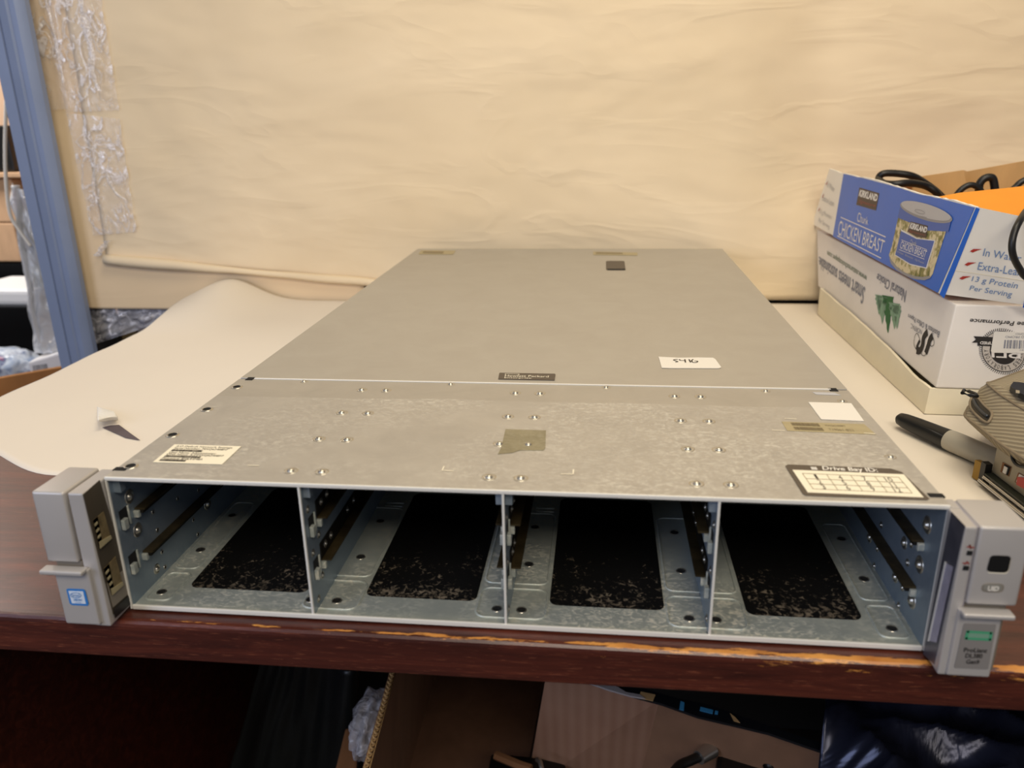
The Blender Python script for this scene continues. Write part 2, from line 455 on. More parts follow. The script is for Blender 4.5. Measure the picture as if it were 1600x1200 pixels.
# ---- cubicle partition with blue post
part_ = thing('office_partition', 'grey fabric cubicle partition with a blue steel end post behind the desk', 'partition', (.5, .93, -.75))
obj('fabric_panel', box((-.555, .918, -.75), (1.9, .95, 1.3), .004), M_fabric, part_)
obj('edge_strip', box((-.583, .913, -.75), (-.556, .955, 1.3), .003), kraft('tan_strip', (150, 132, 96)), part_)
bm = NB()
prof = [(-.6255, .800), (-.6235, .796), (-.606, .796), (-.6045, .799), (-.602, .799), (-.6005, .794), (-.588, .7925), (-.5845, .7955), (-.5825, .7955), (-.5815, .7925),
        (-.574, .7925), (-.567, .797), (-.5635, .802), (-.5635, .812), (-.6255, .812)]
prism(bm, [(x, y, -.75) for x, y in prof], (0, 0, 1), 2.05)
post = obj('post', bm, M_post, part_, True, autosmooth=30)
obj('post_gap_shade', box((-.612, .812, -.75), (-.585, .913, 1.3)), M_gap, part_)  # dark filler standing in for the shadow gap between post and paper
obj('post_cap', box((-.628, .790, 1.3), (-.561, .814, 1.312), .003), M_post, part_)
# ---- hanging backdrop paper
def by(z, x=0): return .826 + .03 * max(0, z) + .18 * min(max(0, z), .22) * sst(.45, .6, x)
def bd(x, z):
    ridge = .0022 * nz(x * 2.0, z * 8, 3) * sst(.6, .1, z) + .0006 * nz(x * 5, z * 24, 8) + .005 * nz(x * 1.3 + z, z * 2.6, 1)
    return by(z, x) + ridge * sst(-.05, .12, z)
zroll = lambda x: .004 if x > .12 else (.0635 + (x + .525) * (-.0349 / .432) if x > -.525 else .0635) * (1 - sst(-.09, .12, x)) + .004 * sst(-.09, .12, x)
backdrop = thing('backdrop_paper', 'large creased tan paper hung as a backdrop behind the server, its lower left edge rolled', 'backdrop paper', (.4, .83, .3))
def f_main(u, v):
    x = -.528 + u * 2.0; z0 = zroll(x); z = z0 + (1.25 - z0) * v
    if u == 0: x += .004 * nz(z * 9, 2.2)
    return Vector((x, bd(x, z), z))
obj('sheet', grid(f_main, 200, 130, .0006), M_backdrop, backdrop, True)
# rolled hem
pts = [Vector((x, by(0) - .004, zroll(x) + .001 + .0012 * nz(x * 14, 5))) for x in [-.527 + i * .0145 for i in range(33)]]
obj('rolled_hem', add_tube(NB(), pts, lambda t: .0078 - .003 * t + .0016 * math.sin(t * 9), 14), M_backdrop, backdrop, True)
backing = thing('backing_paper', 'narrow yellowed paper strip behind the backdrop beside the blue post, reaching below desk level', 'paper', (-.4, .85, .1))
edge_px = [(30, -12), (33, 20), (43, 70), (56, 135), (68, 172), (82, 235), (97, 295), (108, 345), (116, 400), (126, 440), (133, 478)]
ed = [Y_(.846).at(*p) for p in edge_px]
def leftx(z):
    if z >= ed[0].z: return ed[0].x
    for a, b in zip(ed, ed[1:]):
        if b.z <= z <= a.z: return a.x + (b.x - a.x) * (a.z - z) / (a.z - b.z)
    return ed[-1].x
zb = ed[-1].z
def f_back(u, v):
    z = zb + (1.25 - zb) * v ** 1.3; x0 = leftx(z); x = x0 + (-.10 - x0) * u
    return Vector((x, bd(x, z) + .0012 + .0009 * nz(x * 8, z * 10, 4) * (1 if x < -.5 else 0), z))
obj('sheet', grid(f_back, 40, 90, .0006), M_backing, backing, True)
fold = [(362, 423), (572, 446), (560, 462), (500, 470), (440, 470), (372, 472)]
D('folded_piece', fold, Y_(.833), M_backing, backing, .001, .0006)
# tape strips, crinkled
def tape(quad, seed, amp=.0022, mat=M_tape, y=None, nu=22, nv=70):
    def f(u, v):
        c = qpt(quad, u, v); pl = Y_(.826); p = pl.at(*c)
        e = .0025 * nz(v * 9, seed)
        yy = bd(p.x, p.z) - .0035 if y is None else y
        return Vector((p.x + e, yy - amp * (abs(nz(u * 5, v * 12, seed)) + .6 * abs(nz(u * 13, v * 30, seed + 5))), p.z))
    return grid(f, nu, nv, 0)
obj('clear_tape', tape([(58, -12), (150, -12), (183, 172), (100, 176)], 1), M_tape, backdrop, True)
obj('clear_tape', tape([(100, 176), (184, 186), (214, 362), (146, 368)], 7), M_tape, backdrop, True)
obj('clear_tape', tape([(32, -12), (70, -12), (104, 170), (75, 172)], 23, .001), M_tape, backdrop, True)
def streak(p, wds, seed):
    bm = NB(); L = []
    q = catmull([(a[0], a[1], 0) for a in p], 7); n = len(q)
    pl = Y_(.819)
    prev = None
    for i, c in enumerate(q):
        t = i / (n - 1); hw = wds * (.35 + .65 * abs(math.sin(t * 7 + seed))) * (1 + .6 * nz(t * 14, seed))
        a = pl.at(c.x - hw, c.y); b = pl.at(c.x, c.y); d = pl.at(c.x + hw * .8, c.y)
        b.y -= .0022 * (1 + nz(t * 30, seed + 3)); a.y -= .0006; a.y += .0; d.y += .0005
        cur = [bm.verts.new(a), bm.verts.new(b), bm.verts.new(d)]
        if prev:
            bm.faces.new((prev[0], prev[1], cur[1], cur[0])); bm.faces.new((prev[1], prev[2], cur[2], cur[1]))
        prev = cur
    return bm
for k, (p, wd) in enumerate([([(126, -5), (134, 40), (144, 80), (143, 110), (155, 142)], 6), ([(168, 376), (160, 388), (152, 400)], 8),
        ([(145, 228), (148, 255), (146, 290), (152, 318)], 2.5), ([(172, 245), (168, 275), (180, 300), (196, 312)], 3), ([(72, 0), (82, 40), (92, 90), (100, 130)], 2.5), ([(128, 228), (140, 232), (156, 240)], 3)]):
    obj('tape_wrinkle', streak(p, wd, k * 1.7), M_tapew, backdrop, True)
# clear film below the backing paper
def f_film(u, v):
    c = qpt([(140, 540), (330, 478), (312, 455), (146, 466)], u, v); p = Y_(.843).at(*c)
    return Vector((p.x, .838 - .012 * abs(nz(u * 7, v * 5, 2)) - .006 * abs(nz(u * 19, v * 9, 5)), p.z))
tag(obj('plastic_film', grid(f_film, 60, 24), M_film, None, True), 'crumpled clear plastic film hanging below the paper beside the blue post', 'plastic film')
# ---- white sheet on the desk
def yfront(x): return .172 + (.05 * sst(-.19, -.26, x) if False else 0) + .055 * sst(.17, .30, -x) - .045 * sst(-.1, .5, x)
def f_sheet(u, v):
    x0 = -.356 - .004 * nz(v * 7, 1.1) - .018 * sst(.55, .95, v) * sst(1.0, .2, abs(v - .8) * 0)
    x = x0 + (1.2 - x0) * u ** 1.35
    yf = yfront(x) + (.10 * sst(-.26, -.36, x) if False else .10 * sst(.26, .36, -x)); y = yf + (.8205 - yf) * v
    z = .0004 + .034 * math.exp(-((x + .315) / .06) ** 2) * sst(.60, .80, y) + .0006 * max(0, nz(x * 10, y * 7)) * (1 if x < -.02 else 0)
    if x < -.352: z -= .0
    return Vector((x, y, z))
sheet = thing('paper_sheet', 'wide cream paper sheet lying flat under the server on the desk', 'paper', (.3, .5, .0))
obj('sheet', grid(f_sheet, 120, 70, .0005), M_sheet, sheet, True)
D('tear_gap', [(160, 668), (172, 665), (186, 664), (205, 678), (219, 688), (196, 684)], Z_(.0012), plain('torn_opening', (92, 82, 86), .8), sheet, 0, .0002)
def f_curl(u, v):
    c = qpt([(156, 673), (186, 664), (178, 645), (152, 638)], u, v); p = Z_(.002).at(*c)
    p.z = .002 + .010 * (1 - v) * (1 - .3 * u) + .0022 * math.sin(v * 40 + u * 2)
    return p
obj('curled_tear', grid(f_curl, 12, 40, .0004), M_note, sheet, True)

# ================================================================ SERVER
S = thing('rack_server', 'silver two-unit rack server chassis with four empty drive bays, lying on the desk', 'server', (.224, .39, .001))
TOP = Z_(.087)
obj('bottom_pan', box((.001, 0, .0012), (.447, .788, .0024)), M_galv, S)
obj('front_hem', box((.0015, -.0012, .0012), (.4465, .0004, .0042), .0006), M_edge, S)
obj('front_hem', box((.0, -.0010, .0850), (.448, .0004, .0874), .0006), M_edge, S)
sideL = obj('side_wall', box((0, 0, .0012), (.001, .789, .0858)), M_side, S)
sideR = obj('side_wall', box((.447, 0, .0012), (.448, .789, .0858)), M_side, S)
for x in (0, .447): obj('wall_edge', box((x - .0001, -.0008, .0012), (x + .0011, .0006, .085), .0003), M_edge, S)
cover = obj('front_cover', box((0, .0002, .0860), (.448, .1728, .0870)), M_top, S)
rear = obj('rear_cover', box((0, .1748, .0860), (.448, .790, .0872), .0004), M_toprear, S)
obj('cover_lip', box((.0115, .1732, .0862), (.4365, .1748, .0876), .0004), M_edge, S)
obj('back_panel', box((.001, .786, .0024), (.447, .789, .0858)), M_side, S)
obj('backplane', box((.001, .20, .0024), (.447, .203, .0858)), M_black, S)
for x in (.0085, .438):
    obj('corner_notch', box((x - .0028, .1700, .0868), (x + .0028, .1765, .0873)), M_hole, S)
for x in (-.0008, .4415):
    obj('corner_notch', box((x, .0085, .0866), (x + .0075, .0125, .08735)), M_hole, S)
def lathe(profile, seg=20):
    bm = NB(); rings = []
    for r, z in profile:
        if r < 1e-7: rings.append([bm.verts.new((0, 0, z))]); continue
        rings.append([bm.verts.new((r * math.cos(2 * math.pi * k / seg), r * math.sin(2 * math.pi * k / seg), z)) for k in range(seg)])
    for A, B in zip(rings, rings[1:]):
        for k in range(seg):
            a = [A[k % len(A)], A[(k + 1) % seg % len(A)]] if len(A) > 1 else [A[0]]
            b = [B[(k + 1) % seg], B[k]] if len(B) > 1 else [B[0]]
            bm.faces.new(a + b)
    return bm
def meshof(name, bm, mats, smooth=True, split=None):
    me = bpy.data.meshes.new(name); bmesh.ops.recalc_face_normals(bm, faces=bm.faces[:]); bm.to_mesh(me); bm.free()
    for m in mats: me.materials.append(m)
    for p in me.polygons:
        p.use_smooth = smooth
        if split: p.material_index = split(p)
    return me
me_riv = meshof('rivet', lathe([(0, .0016), (.0009, .0015), (.0016, .0011), (.0021, .0005), (.0023, -.0001), (.0030, -.0001), (.0035, .0002), (.0041, .00008), (.0043, -.0002)]), [M_rivet, M_hole],
                split=lambda p: 0)
me_hole = meshof('rivet', lathe([(0, .00012), (.0026, .00012), (.0028, .0005), (.0033, .0006), (.0042, .0001), (.0043, -.0002)]), [M_rivet, M_hole],
                 split=lambda p: 1 if math.hypot(p.center.x, p.center.y) < .0027 else 0)
for x in (.102, .120, .2145, .232, .3260, .3438):
    for y in (.0153, .0614, .1068, .1532):
        place_copy(me_riv, 'rivet', (x, y, .0870), cover)
for x, y in ((.0068, .1537), (.0068, .1068), (.0068, .0611), (.0068, .0145)): place_copy(me_hole, 'rivet', (x, y, .0870), cover)
for x, y in ((.0524, .1697), (.1646, .1700), (.2788, .1697), (.3906, .1682), (.4377, .1500), (.4386, .0580)):
    place_copy(me_riv, 'rivet', (x, y, .0870), cover).scale = (.8, .8, .8)
# latch recess and far stickers on the rear cover
obj('latch_recess', prism(NB(), [(.293 + a, .654 + b, .0871) for a, b in rrect(0, 0, .0123, .034, .005)], (0, 0, 1), .0003), M_dark, rear)
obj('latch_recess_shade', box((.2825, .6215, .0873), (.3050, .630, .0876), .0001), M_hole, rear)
def sticker(name, px, mat, parent, pl=TOP, off=.0002, th=.0002): return D(name, px, pl, mat, parent, off, th)
TR = Z_(.0873)
sticker('cover_sticker', [(927, 393.5), (996, 395), (996, 399.5), (927, 398.5)], M_faint, rear, TR)
sticker('cover_sticker', [(658, 391.5), (712, 392), (708, 398), (654, 397.5)], M_faint, rear, TR)
obj('printed_block', decal(decal(NB(), [(931, 394.4), (973, 395.4), (973, 397.6), (931, 397)], TR, .0005, .0001), [(662, 393), (694, 393.5), (692, 396.6), (660, 396)], TR, .0005, .0001), M_faintink, rear)
# brand plate
bp = sticker('brand_plate', [(781, 583), (867, 584.6), (868, 586), (866.5, 594.6), (778.5, 592.8), (780, 584)], M_dark, rear, TR)
bm = NB(); add_text(bm, 'Hewlett Packard', [(788.5, 589.6), (857, 590.8), (857.5, 588), (789.5, 586.6)], TR); add_text(bm, 'Enterprise', [(788, 592.8), (830, 593.4), (830.5, 590.8), (788.5, 590.2)], TR)
for a, b in (((790, 585), (811, 585.4)), ((811, 585.4), (810.6, 586.8)), ((790, 585), (789.4, 586.2))): stroke(bm, [a, b], TR, .0006)
obj('lettering', bm, M_label, rear)
# handwritten note
nt = sticker('paper_note', [(1029, 558), (1060, 559.6), (1090, 559.2), (1114, 559.6), (1118, 562), (1127, 574.6), (1123, 576), (1052, 575.8), (1034, 575.4)], M_note, rear, TR)
bm = NB()
for s_ in ([(1059, 562.3), (1055, 562.6), (1052.5, 563.6), (1056, 564.8), (1058.8, 566), (1055, 566.8)], [(1061.5, 562.4), (1063, 564), (1069, 564.3)], [(1070, 562.4), (1071, 567.3)], [(1076.5, 562.4), (1079, 567.2)],
          [(1083, 562.4), (1080.5, 565), (1084, 567.5), (1089, 566.8), (1089.6, 565.2), (1085, 565)]): stroke(bm, s_, TR, .0011)
obj('handwriting', bm, M_ink, rear)
# serial sticker
sticker('serial_sticker', [(273, 695), (377, 698.2), (347, 726.4), (239, 722.8)], M_label, cover)
SQ = [(239, 722.8), (347, 726.4), (377, 698.2), (273, 695)]
bm = NB()
def line(s, a0, a1, b0, b1): add_text(bm, s, [qpt(SQ, a0, b0), qpt(SQ, a1, b0), qpt(SQ, a1, b1), qpt(SQ, a0, b1)], TOP)
line('iLO Default Network Settings', .07, .90, .83, .93); line('Serial Number: MXQ62408P7', .07, .86, .72, .82); line('User Name: Administrator', .07, .76, .50, .59); line('DNS Name: ILOMXQ62408P7', .07, .90, .38, .48)
line('Password: 8N6A4M8A', .07, .66, .17, .27)
for k, (a0, a1, b0, b1) in enumerate(((.07, .52, .61, .70), (.07, .60, .28, .37), (.07, .45, .06, .15))): bars(bm, [qpt(SQ, a0, b0), qpt(SQ, a1, b0), qpt(SQ, a1, b1), qpt(SQ, a0, b1)], TOP, 60, seed=k)
obj('lettering', bm, M_ink, cover)
# blank square sticker and faded barcode strip
o_ = sticker('square_sticker', [(1263, 629), (1330, 630.8), (1350, 658.6), (1283, 655.8)], M_note, cover); o_['label'] = 'blank white square sticker'
FQ = [(1230, 673.4), (1369, 679.4), (1350, 663), (1221, 659)]
sticker('faded_sticker', FQ, M_faint, cover, off=.00012, th=.0001)
bm = NB()
fq = lambda a0, a1, b0, b1: [qpt(FQ, a0, b0), qpt(FQ, a1, b0), qpt(FQ, a1, b1), qpt(FQ, a0, b1)]
bars(bm, fq(.10, .43, .58, .88), TOP, 60, .0004, 4); bars(bm, fq(.10, .43, .14, .44), TOP, 60, .0004, 5)
add_text(bm, 'MXQ62408P7', fq(.50, .74, .62, .80), TOP, .0004); add_text(bm, '719061-B21', fq(.50, .78, .22, .42), TOP, .0004)
obj('barcode', bm, M_faintink, cover)
# drive bay sticker
BQ = [(1257, 772.4), (1453, 781.2), (1408, 735), (1228, 727)]
BQ = [(1259, 773), (1449, 780.6), (1413, 739), (1228, 727)]
D('bay_sticker', [(1231, 726.6), (1392, 733), (1409, 738.5), (1452, 780), (1448, 782), (1259, 775), (1254, 772), (1227, 729)], TOP, M_dark, cover)
WQ = [(1262, 770.5), (1443, 778.4), (1412, 742.4), (1238, 735.2)]
D('bay_table', WQ, TOP, M_label, cover, .0004, .0001)
wq = lambda a0, a1, b0, b1: [qpt(WQ, a0, b0), qpt(WQ, a1, b0), qpt(WQ, a1, b1), qpt(WQ, a0, b1)]
bm = NB()
for i in range(5):
    a = .065 + .86 * i / 4; decal(bm, wq(a, a + .004, .15, .84), TOP, .0006, .0001)
for j in range(4):
    b = .15 + .69 * j / 3; decal(bm, wq(.065, .929, b, b + .010), TOP, .0006, .0001)
obj('printed_grid', bm, M_faintink, cover); bm = NB()
for i in range(4):
    for j in range(3):
        n_ = str(i * 3 + j + 1); a = .065 + .86 * (i + .5) / 4; b = .15 + .69 * (2 - j + .5) / 3; hw = .016 * len(n_) * (.7 if n_ in ('1', '11') else 1)
        add_text(bm, n_, wq(a - hw, a + hw, b - .09, b + .10), TOP, .0006)
obj('printed_numbers', bm, M_ink, cover)
bm = add_text(NB(), 'Drive Bay ID:', [(1286, 737.2), (1374, 741), (1368, 733), (1284, 729.8)], TOP, .0006, bold=.02)
for j in range(3): decal(bm, [(1266 + j * .8, 731.2 + j * 1.5), (1275 + j, 731.5 + j * 1.5), (1275.6 + j, 732.6 + j * 1.5), (1266.5 + j * .8, 732.2 + j * 1.5)], TOP, .0006, .0001)
obj('lettering', bm, M_note, cover)
# old tape residue and scribed corner marks
M_res = galv('tape_residue', (134, 126, 100), (156, 148, 120), .6, .4, .2)
sticker('tape_residue', [(790, 671), (853, 673), (852, 700), (849, 704), (812, 704), (800, 708), (778, 710), (783, 700)], M_res, cover, off=.0001, th=.00015)
bm = NB()
for s_ in ([(694, 729), (691, 735.5)], [(691, 735.5), (708, 736.3)], [(896, 734), (895.5, 741.5)], [(876, 741), (895.5, 741.5)], [(387, 727.5), (405, 728)], [(1226, 654.4), (1245, 655)], [(1206, 672.5), (1226, 673.4)], [(1350, 677), (1368, 678.5)]): stroke(bm, s_, TOP, .0007, .0003)
obj('corner_mark', bm, M_label, cover)
sticker('clear_label', [(1269, 612.8), (1304, 614), (1314, 618), (1275, 616.6)], M_pale, cover, off=.0001, th=.0001)['label'] = 'small translucent label'
# bays
FL = Z_(.0024)
M_pad = M_galv
def ridge(x0, x1, y0, y1, r=.006, rad=.0008, z=.0024):
    pts = [(a, b, z) for a, b in rrect((x0 + x1) / 2, (y0 + y1) / 2, (x1 - x0) / 2, (y1 - y0) / 2, r)]
    return add_tube(NB(), pts, rad, 8, True)
for k, (x0, x1) in enumerate(((.0245, .0995), (.136, .2035), (.247, .3135), (.3600, .4235))):
    obj('bay_liner', prism(NB(), [(a, b, .0025) for a, b in rrect((x0 + x1) / 2, .0895, (x1 - x0) / 2, .0675, .005)], (0, 0, 1), .0003), M_dust, S)
for xd, xa, xb in ((.112, .1012, .1345), (.224, .2050, .2455), (.336, .3150, .3585)):
    obj('pressed_ridge', ridge(xa, xb, .0075, .037), M_galv, S, True)
    obj('pressed_ridge', ridge(xa + .001, xb - .001, .0425, .133, .005, .0007), M_galv, S, True)
    for yy in (.136, .141): obj('pressed_ridge', add_tube(NB(), [(xd + .006, yy, .0024), (xd + .019, yy, .0024)], .0008, 8), M_galv, S, True)
for a, b in ((.004, .0195), (.4285, .4440)):
    obj('pressed_ridge', ridge(a, b, .0075, .037, .004), M_galv, S, True)
    obj('pressed_ridge', ridge(a, b, .0425, .133, .004, .0007), M_galv, S, True)
me_fh = meshof('floor_hole', lathe([(0, .0002), (.0025, .0002), (.0026, .0004), (.0029, .0004), (.0032, .0000)]), [M_rivet, M_hole], split=lambda p: 1 if math.hypot(p.center.x, p.center.y) < .0025 else 0)
for x in (.0103, .1045, .1207, .2168, .2312, .3268, .3418, .4367):
    for y in (.0158, .065, .1130): place_copy(me_fh, 'floor_hole', (x, y, .0024), S)
me_stud = meshof('stud', lathe([(0, .0021), (.0009, .0019), (.0017, .0014), (.0022, .0005), (.0024, 0), (.0031, 0), (.0036, .0006), (.0043, .0002), (.0045, -.0001)]), [M_rivet])
me_slot = meshof('slot', lathe([(0, .0002), (.0014, .0002), (.0015, .0004), (.0020, .0003), (.0022, -.0001)]), [M_rivet, M_hole], split=lambda p: 1 if math.hypot(p.center.x, p.center.y) < .0014 else 0)
RL = (0, math.radians(90), 0); RRt = (0, math.radians(-90), 0)
def stud(x, y, z, side, parent, s=1.0, me=None):
    o = place_copy(me or me_stud, 'rivet_stud' if me is None else 'punched_slot', (x, y, z), parent, RL if side > 0 else RRt); o.scale = (s, s, s); return o
def rail(x, z, side, parent, y1=.15, studs=True, plate=True, x_w=.0065):
    s = side
    bm = NB(); add_box(bm, (x, .0185, z - .0006), (x + s * x_w, y1, z + .0004), .0002)
    obj('drive_rail', bm, M_rail, parent)
    bm = NB()
    if plate: add_box(bm, (x, .0185, z + .0004), (x + s * .0008, y1, z + .0105), .0003)
    else: add_box(bm, (x, .0185, z - .0026), (x + s * (x_w - .001), y1, z - .0006))
    obj('rail_plate', bm, M_raild, parent)
    obj('rail_stop', box((x, .0168, z - .0050), (x + s * .0034, .0192, z - .0008), .0003), M_galv, parent)
def tab(x, y, z, side, parent):
    s = side
    obj('tab_opening', box((x, y - .0045, z - .0055), (x + s * .0003, y + .0045, z + .0065)), M_hole, parent)
    bm = NB(); add_box(bm, (x, y - .0045, z - .0055), (x + s * .0026, y - .0005, z + .0010), .0004)
    add_box(bm, (x, y + .0030, z - .0055), (x + s * .0012, y + .0042, z + .0065), .0003)
    obj('locking_tab', bm, M_galv, parent)
# left wall
for y, z in ((.0162, .0666), (.0179, .0436), (.0986, .0191)): stud(.0011, y, z, 1, sideL)
for y, z in ((.0357, .0461), (.0368, .0329), (.0373, .0171), (.0779, .0177), (.0804, .005), (.0377, .0058), (.064, .041), (.090, .034)): stud(.0011, y, z, 1, sideL, .7, me_slot)
stud(.0011, .029, .0098, 1, sideL, .75)
for z in (.0575, .0285): rail(.001, z, 1, sideL, .16, plate=False)
tab(.001, .0085, .0565, 1, sideL); tab(.001, .0090, .0268, 1, sideL)
obj('locking_tab', box((.001, .0035, .0755), (.0055, .0085, .0850), .0004), M_side, sideL)
# right wall
for y, z in ((.0183, .066), (.0193, .0414), (.021, .0177)): stud(.4469, y, z, -1, sideR, 1.1)
for y, z in ((.0422, .0414), (.0466, .0164), (.093, .0159)): stud(.4469, y, z, -1, sideR, .85)
for y, z in ((.0331, .0458), (.034, .0335), (.0352, .0165), (.0363, .0038), (.0783, .0163), (.0791, .0034), (.0779, .033)): stud(.4469, y, z, -1, sideR, .5)
for z in (.0560, .0275): rail(.447, z, -1, sideR, .16, plate=False)
# dividers
for k, xd in enumerate((.112, .224, .336)):
    dv = obj('bay_divider', box((xd - .0005, .0006, .0024), (xd + .0005, .158, .0858)), M_side, S)
    obj('divider_edge', box((xd - .0007, -.0006, .0026), (xd + .0007, .0010, .0850), .0003), M_edge, dv)
    for s in (1, -1):
        if (k == 2) != (s == -1) and not (k == 1): 
            if k == 0 and s == -1 or k == 2 and s == 1: continue
        xf = xd + s * .0005
        for z in (.0562, .0285): rail(xf, z, s, dv, .15)
        for z in (.0625, .0347):
            for y in (.0262, .0362, .069, .082): stud(xf + s * .0008, y, z, s, dv, .55)
        for y, z in ((.0075, .0672), (.0194, .0447), (.0081, .0391), (.0185, .018), (.009, .008)): stud(xf, y, z, s, dv, .55)
        tab(xf, .0110, .0555, s, dv); tab(xf, .0112, .0275, s, dv)
        obj('locking_tab', box((xf, .0035, .0765), (xf + s * .0040, .0085, .0850), .0004), M_side, dv)
# ---------------------------------------------------------------- rack ears
EF = Y_(-.0200)
earL = obj('rack_ear', box((-.0300, -.0200, .0435), (-.0112, .0122, .0868), .0016, 3), M_ear, S, True, autosmooth=40)
bm = box((-.0096, -.0192, .0022), (-.0006, .0118, .0862), .0010)
obj('inner_frame', bm, M_ear, earL)
obj('side_groove', box((-.0113, -.0170, .0030), (-.0095, .0112, .0850)), M_groove, earL)
obj('lower_bezel', box((-.0272, -.0172, .0042), (-.0112, .010, .0435), .001), M_eard, earL)
bm = box((-.0262, -.0214, .0042), (-.0056, -.0178, .0402), .0010)
add_box(bm, (-.0318, -.0258, .0385), (-.0066, -.0190, .0412), .0011, 3)
obj('release_latch', bm, M_ear, earL)
LI = X_(-.0004)
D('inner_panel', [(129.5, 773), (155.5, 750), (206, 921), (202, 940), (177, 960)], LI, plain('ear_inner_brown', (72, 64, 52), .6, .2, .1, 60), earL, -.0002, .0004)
D('inner_sill', [(166.5, 912), (194, 889), (206, 922), (175.5, 949)], LI, M_eard, earL, .0002, .0003)
M_brass = plain('brass_tinted_recess', (140, 122, 88), .4, .5, .4, 160)
for q in ([(143, 813), (160, 799), (172, 841), (154, 857)], [(160, 889), (178.6, 869), (190.5, 914), (173, 930)]):
    D('side_window', q, LI, M_brass, earL, .0006, .0002)
    bm = NB()
    for j in range(3):
        a = .15 + j * .22; decal(bm, [qpt(q, .02, a), qpt(q, .28, a - .02), qpt(q, .28, a + .05), qpt(q, .02, a + .07)], LI, .0009, .0003)
    decal(bm, [qpt(q, .05, .78), qpt(q, .98, .88), q[2], q[3]], LI, .0009, .0003)
    obj('window_vane', bm, M_faint, earL)
    D('window_slot', [qpt(q, 0, 0), qpt(q, .45, 0), qpt(q, .28, 1), qpt(q, 0, 1)], LI, M_black, earL, .0007, .0001)
D('side_window', [(176, 952), (200, 930), (202, 944), (178, 966)], LI, M_black, earL, .0006, .0002)
PLL = Y_(-.0215)
ic = [(104, 920.5), (107, 919.4), (131, 920.4), (133.4, 922.5), (138.8, 943.5), (137, 946.2), (112.5, 945), (109.4, 942.5)]
D('chip_sticker', ic, PLL, plain('sticker_blue', (44, 118, 190), .4), earL, .0001, .0002)
D('sticker_centre', [(107.4, 922.6), (130.2, 923.4), (134.8, 943), (113, 942)], PLL, plain('sticker_pale', (206, 216, 228), .4), earL, .0003, .0001)
bm = NB(); ell = [(119.3 + 8.2 * math.cos(a) + .6 * math.sin(a), 929.3 + 3.9 * math.sin(a)) for a in [math.pi * 2 * i / 24 for i in range(25)]]
stroke(bm, ell, PLL, .0004, .0006); add_text(bm, 'intel', [(113.6, 931.6), (125, 931.9), (124.4, 926.6), (113, 926.4)], PLL); add_text(bm, 'XEON', [(116, 938), (129, 938.4), (128.2, 935), (115.3, 934.6)], PLL, .0006, bold=.03); add_text(bm, 'inside', [(119, 941.2), (128, 941.5), (127.6, 939.7), (118.6, 939.4)], PLL)
obj('sticker_print', bm, plain('print_sky_blue', (60, 130, 190), .4), earL)
# right ear
earR = obj('rack_ear', box((.4537, -.0208, .0440), (.4770, .0085, .0868), .0016, 3), M_ear, S, True, autosmooth=40)
earR['label'] = 'silver right-hand rack ear with black window and status button'
obj('inner_frame', box((.4466, -.0208, .0022), (.4524, -.0009, .0864), .0010), M_ear, earR)
obj('inner_frame', box((.4482, -.0009, .0022), (.4524, .0082, .0864), .0004), M_ear, earR)
obj('side_groove', box((.4523, -.0188, .0030), (.4538, .008, .0855)), plain('lavender_plastic', (160, 158, 170), .35, .2), earR)
obj('lower_bezel', box((.4538, -.0182, .0042), (.4740, .008, .0440), .001), M_eard, earR)
bm = box((.4502, -.0226, .0034), (.4706, -.0190, .0420), .0010)
add_box(bm, (.4508, -.0268, .0398), (.4745, -.0200, .0424), .0011, 3)
obj('release_latch', bm, M_ear, earR)
RI = X_(.4466)
D('inner_panel', [(1487, 800), (1508, 822), (1460, 1038), (1443, 1022)], RI, plain('ear_inner_grey', (92, 92, 102), .35, .5, .2, 60), earR, -.0002, .0004)
D('side_window', [(1480, 880), (1490.5, 886), (1464.5, 1004), (1452.5, 1001)], RI, plain('lavender_window', (168, 164, 180), .4, .2, .15, 90), earR, .0004, .0002)
D('side_window_frame', [(1478.6, 877), (1480.6, 879), (1454, 1002), (1451.4, 1002)], RI, M_edge, earR, .0005, .0003)
EFR = Y_(-.0208)
def rpoly(q, r=.22, k=4):
    out = []
    for i in range(4):
        p0, p1, p2 = q[i - 1], q[i], q[(i + 1) % 4]
        a = lerp2(p1, p0, r); b = lerp2(p1, p2, r)
        for j in range(k + 1):
            t = j / k; out.append(lerp2(lerp2(a, p1, t), lerp2(p1, b, t), t))
    return out
shf = lambda q, dx, dy: [(a + dx, b + dy) for a, b in q]
q = [(1547.5, 867), (1580, 868.4), (1574, 894.6), (1540.5, 893)]
D('display_rim', rpoly(shf(q, .3, 2)), EFR, M_label, earR, .0000, .0002)
D('display_window', rpoly(q), EFR, M_black, earR, .0002, .0002)
q = [(1535, 909.5), (1569.5, 910.5), (1566.5, 925), (1532, 923.6)]
D('uid_button_rim', rpoly(shf(q, .2, 1.2), .38), EFR, M_eard, earR, 0, .0002)
D('uid_button', rpoly([(1537, 911.4), (1566, 912.4), (1564, 923.4), (1535, 922)], .38), EFR, plain('button_grey', (128, 126, 118), .4), earR, .0002, .0003)
T('UID', [(1541.5, 921.8), (1558, 922.4), (1561, 915), (1543.5, 914.2)], EFR, M_note, earR, off=.0008, bold=.03)
for q in ([(1511, 860), (1519.6, 860.4), (1518.4, 867.4), (1509.4, 867)], [(1505.2, 883.4), (1514.2, 884), (1513, 891), (1503.4, 890.4)]):
    D('status_light', rpoly(q, .15), EFR, M_hole, earR, .0002, .0002)
bm = NB()
